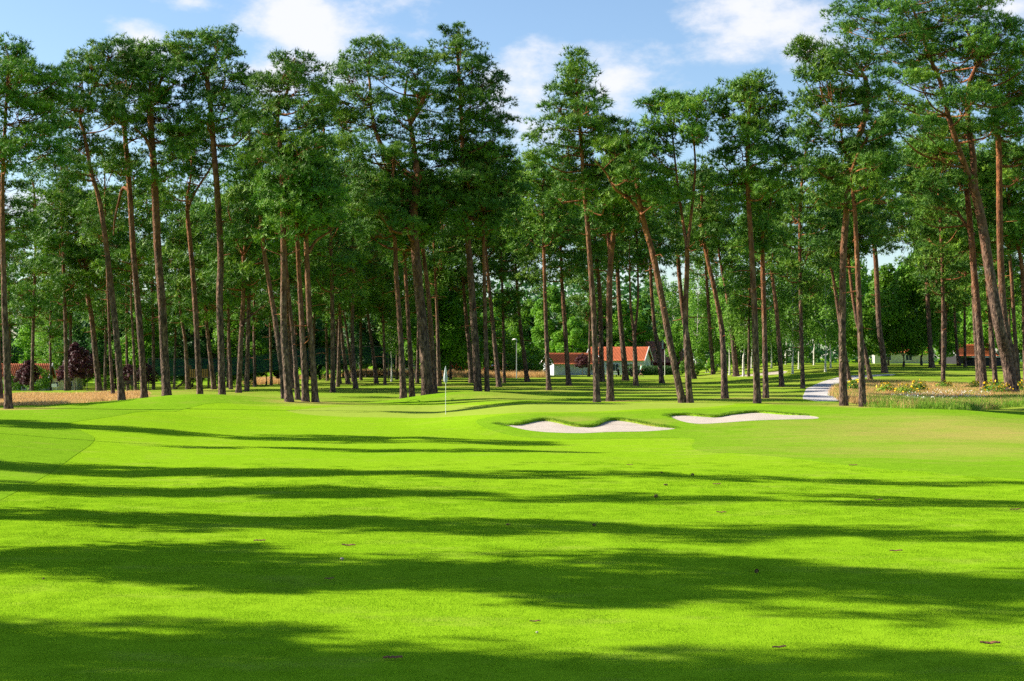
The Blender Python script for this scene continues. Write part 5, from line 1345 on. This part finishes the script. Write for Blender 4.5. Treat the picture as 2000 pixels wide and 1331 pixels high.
for i, (px, py, sc, lab) in enumerate(CONES):
    g = ground(px, py); o = obj('pine_cone', CM[i % 2], None, (g[0], g[1], g[2] + .012)); o.rotation_euler = (0, 0, i * 1.1); o.scale = (sc * .85, sc * .58, sc * .58)
    tag(o, lab, 'pine cone', 'pine cones on the fairway')
CHIPS = [(681, 1069, 1.0, .1, 'long brown bark strip above the broad shadow left of centre'), (507, 1060, .9, -.1, 'reddish bark strip farther left on sunlit grass'), (1750, 1080, .9, .0, 'bark piece at the upper edge of the broad shadow, right'), (1934, 1262, 1.0, .1, 'orange bark piece in the right lower corner'),
         (767, 1290, .9, .0, 'dark bark strip in the lowest shadow band'), (1522, 1270, .7, .2, 'faint bark chip in the lowest shadow, right of centre'), (1409, 1004, .9, .0, 'dark bark strip on sunlit grass right of centre'), (1983, 998, 1.0, .05, 'bark strip close to the right picture edge'),
         (643, 1134, .6, .1, 'small chip at the lower rim of the broad shadow'), (1716, 979, .9, .3, 'bark chip at the end of the long upper shadow'), (1400, 948, .9, .0, 'pale bark strip right of the sunlit cone'), (1230, 910, .8, .0, 'tiny dark strip on grass above the upper shadow'),
         (1045, 1219, .6, .3, 'small orange chip on sunlit grass in the foreground'), (1666, 911, 1.1, .1, 'twig-like chip at the rough edge on the right')]
for i, (px, py, sc, rz, lab) in enumerate(CHIPS):
    g = ground(px, py); o = obj('bark_chip', CH[i % 3], None, (g[0], g[1], g[2] + .014)); o.rotation_euler = (0, 0, rz); o.scale = (sc * .95, sc * .6, sc)
    tag(o, lab, 'bark chip', 'bark chips on the fairway')
for px, py, lab in [(668, 1096, 'pale round mushroom just inside the broad shadow'), (1049, 1240, 'tiny white mushroom on sunlit foreground grass')]:
    g = ground(px, py); e = empty('mushroom', (g[0], g[1], g[2] + .005)); sc = .75 if py < 1200 else .4; e.scale = (sc,) * 3
    MB().tube([(0, 0, -.01), (0, 0, .035)], [.010, .008], 8).build('stem', M['stone'], e, True)
    MB().tube([(0, 0, .022), (0, 0, .03), (0, 0, .043), (0, 0, .050)], [.034, .036, .024, .006], 12).build('cap', M['stone'], e, True)
    tag(e, lab, 'mushroom')

# needle litter and worn turf round the feet of the pines
gm = bpy.data.objects['ground'].data
nv = len(gm.vertices); co = np.empty(nv * 3, np.float32); gm.vertices.foreach_get('co', co); co = co.reshape(-1, 3)
dv = np.empty(nv, np.float32); gm.attributes['dry'].data.foreach_get('value', dv)
for e_, _ in PINES:
    x_, y_ = e_.location.x, e_.location.y
    dv = np.maximum(dv, 0.85 * np.exp(-((co[:, 0] - x_ - .3) / 1.5) ** 2 - ((co[:, 1] - y_) / 1.3) ** 2))
gm.attributes['dry'].data.foreach_set('value', dv.astype(np.float32))
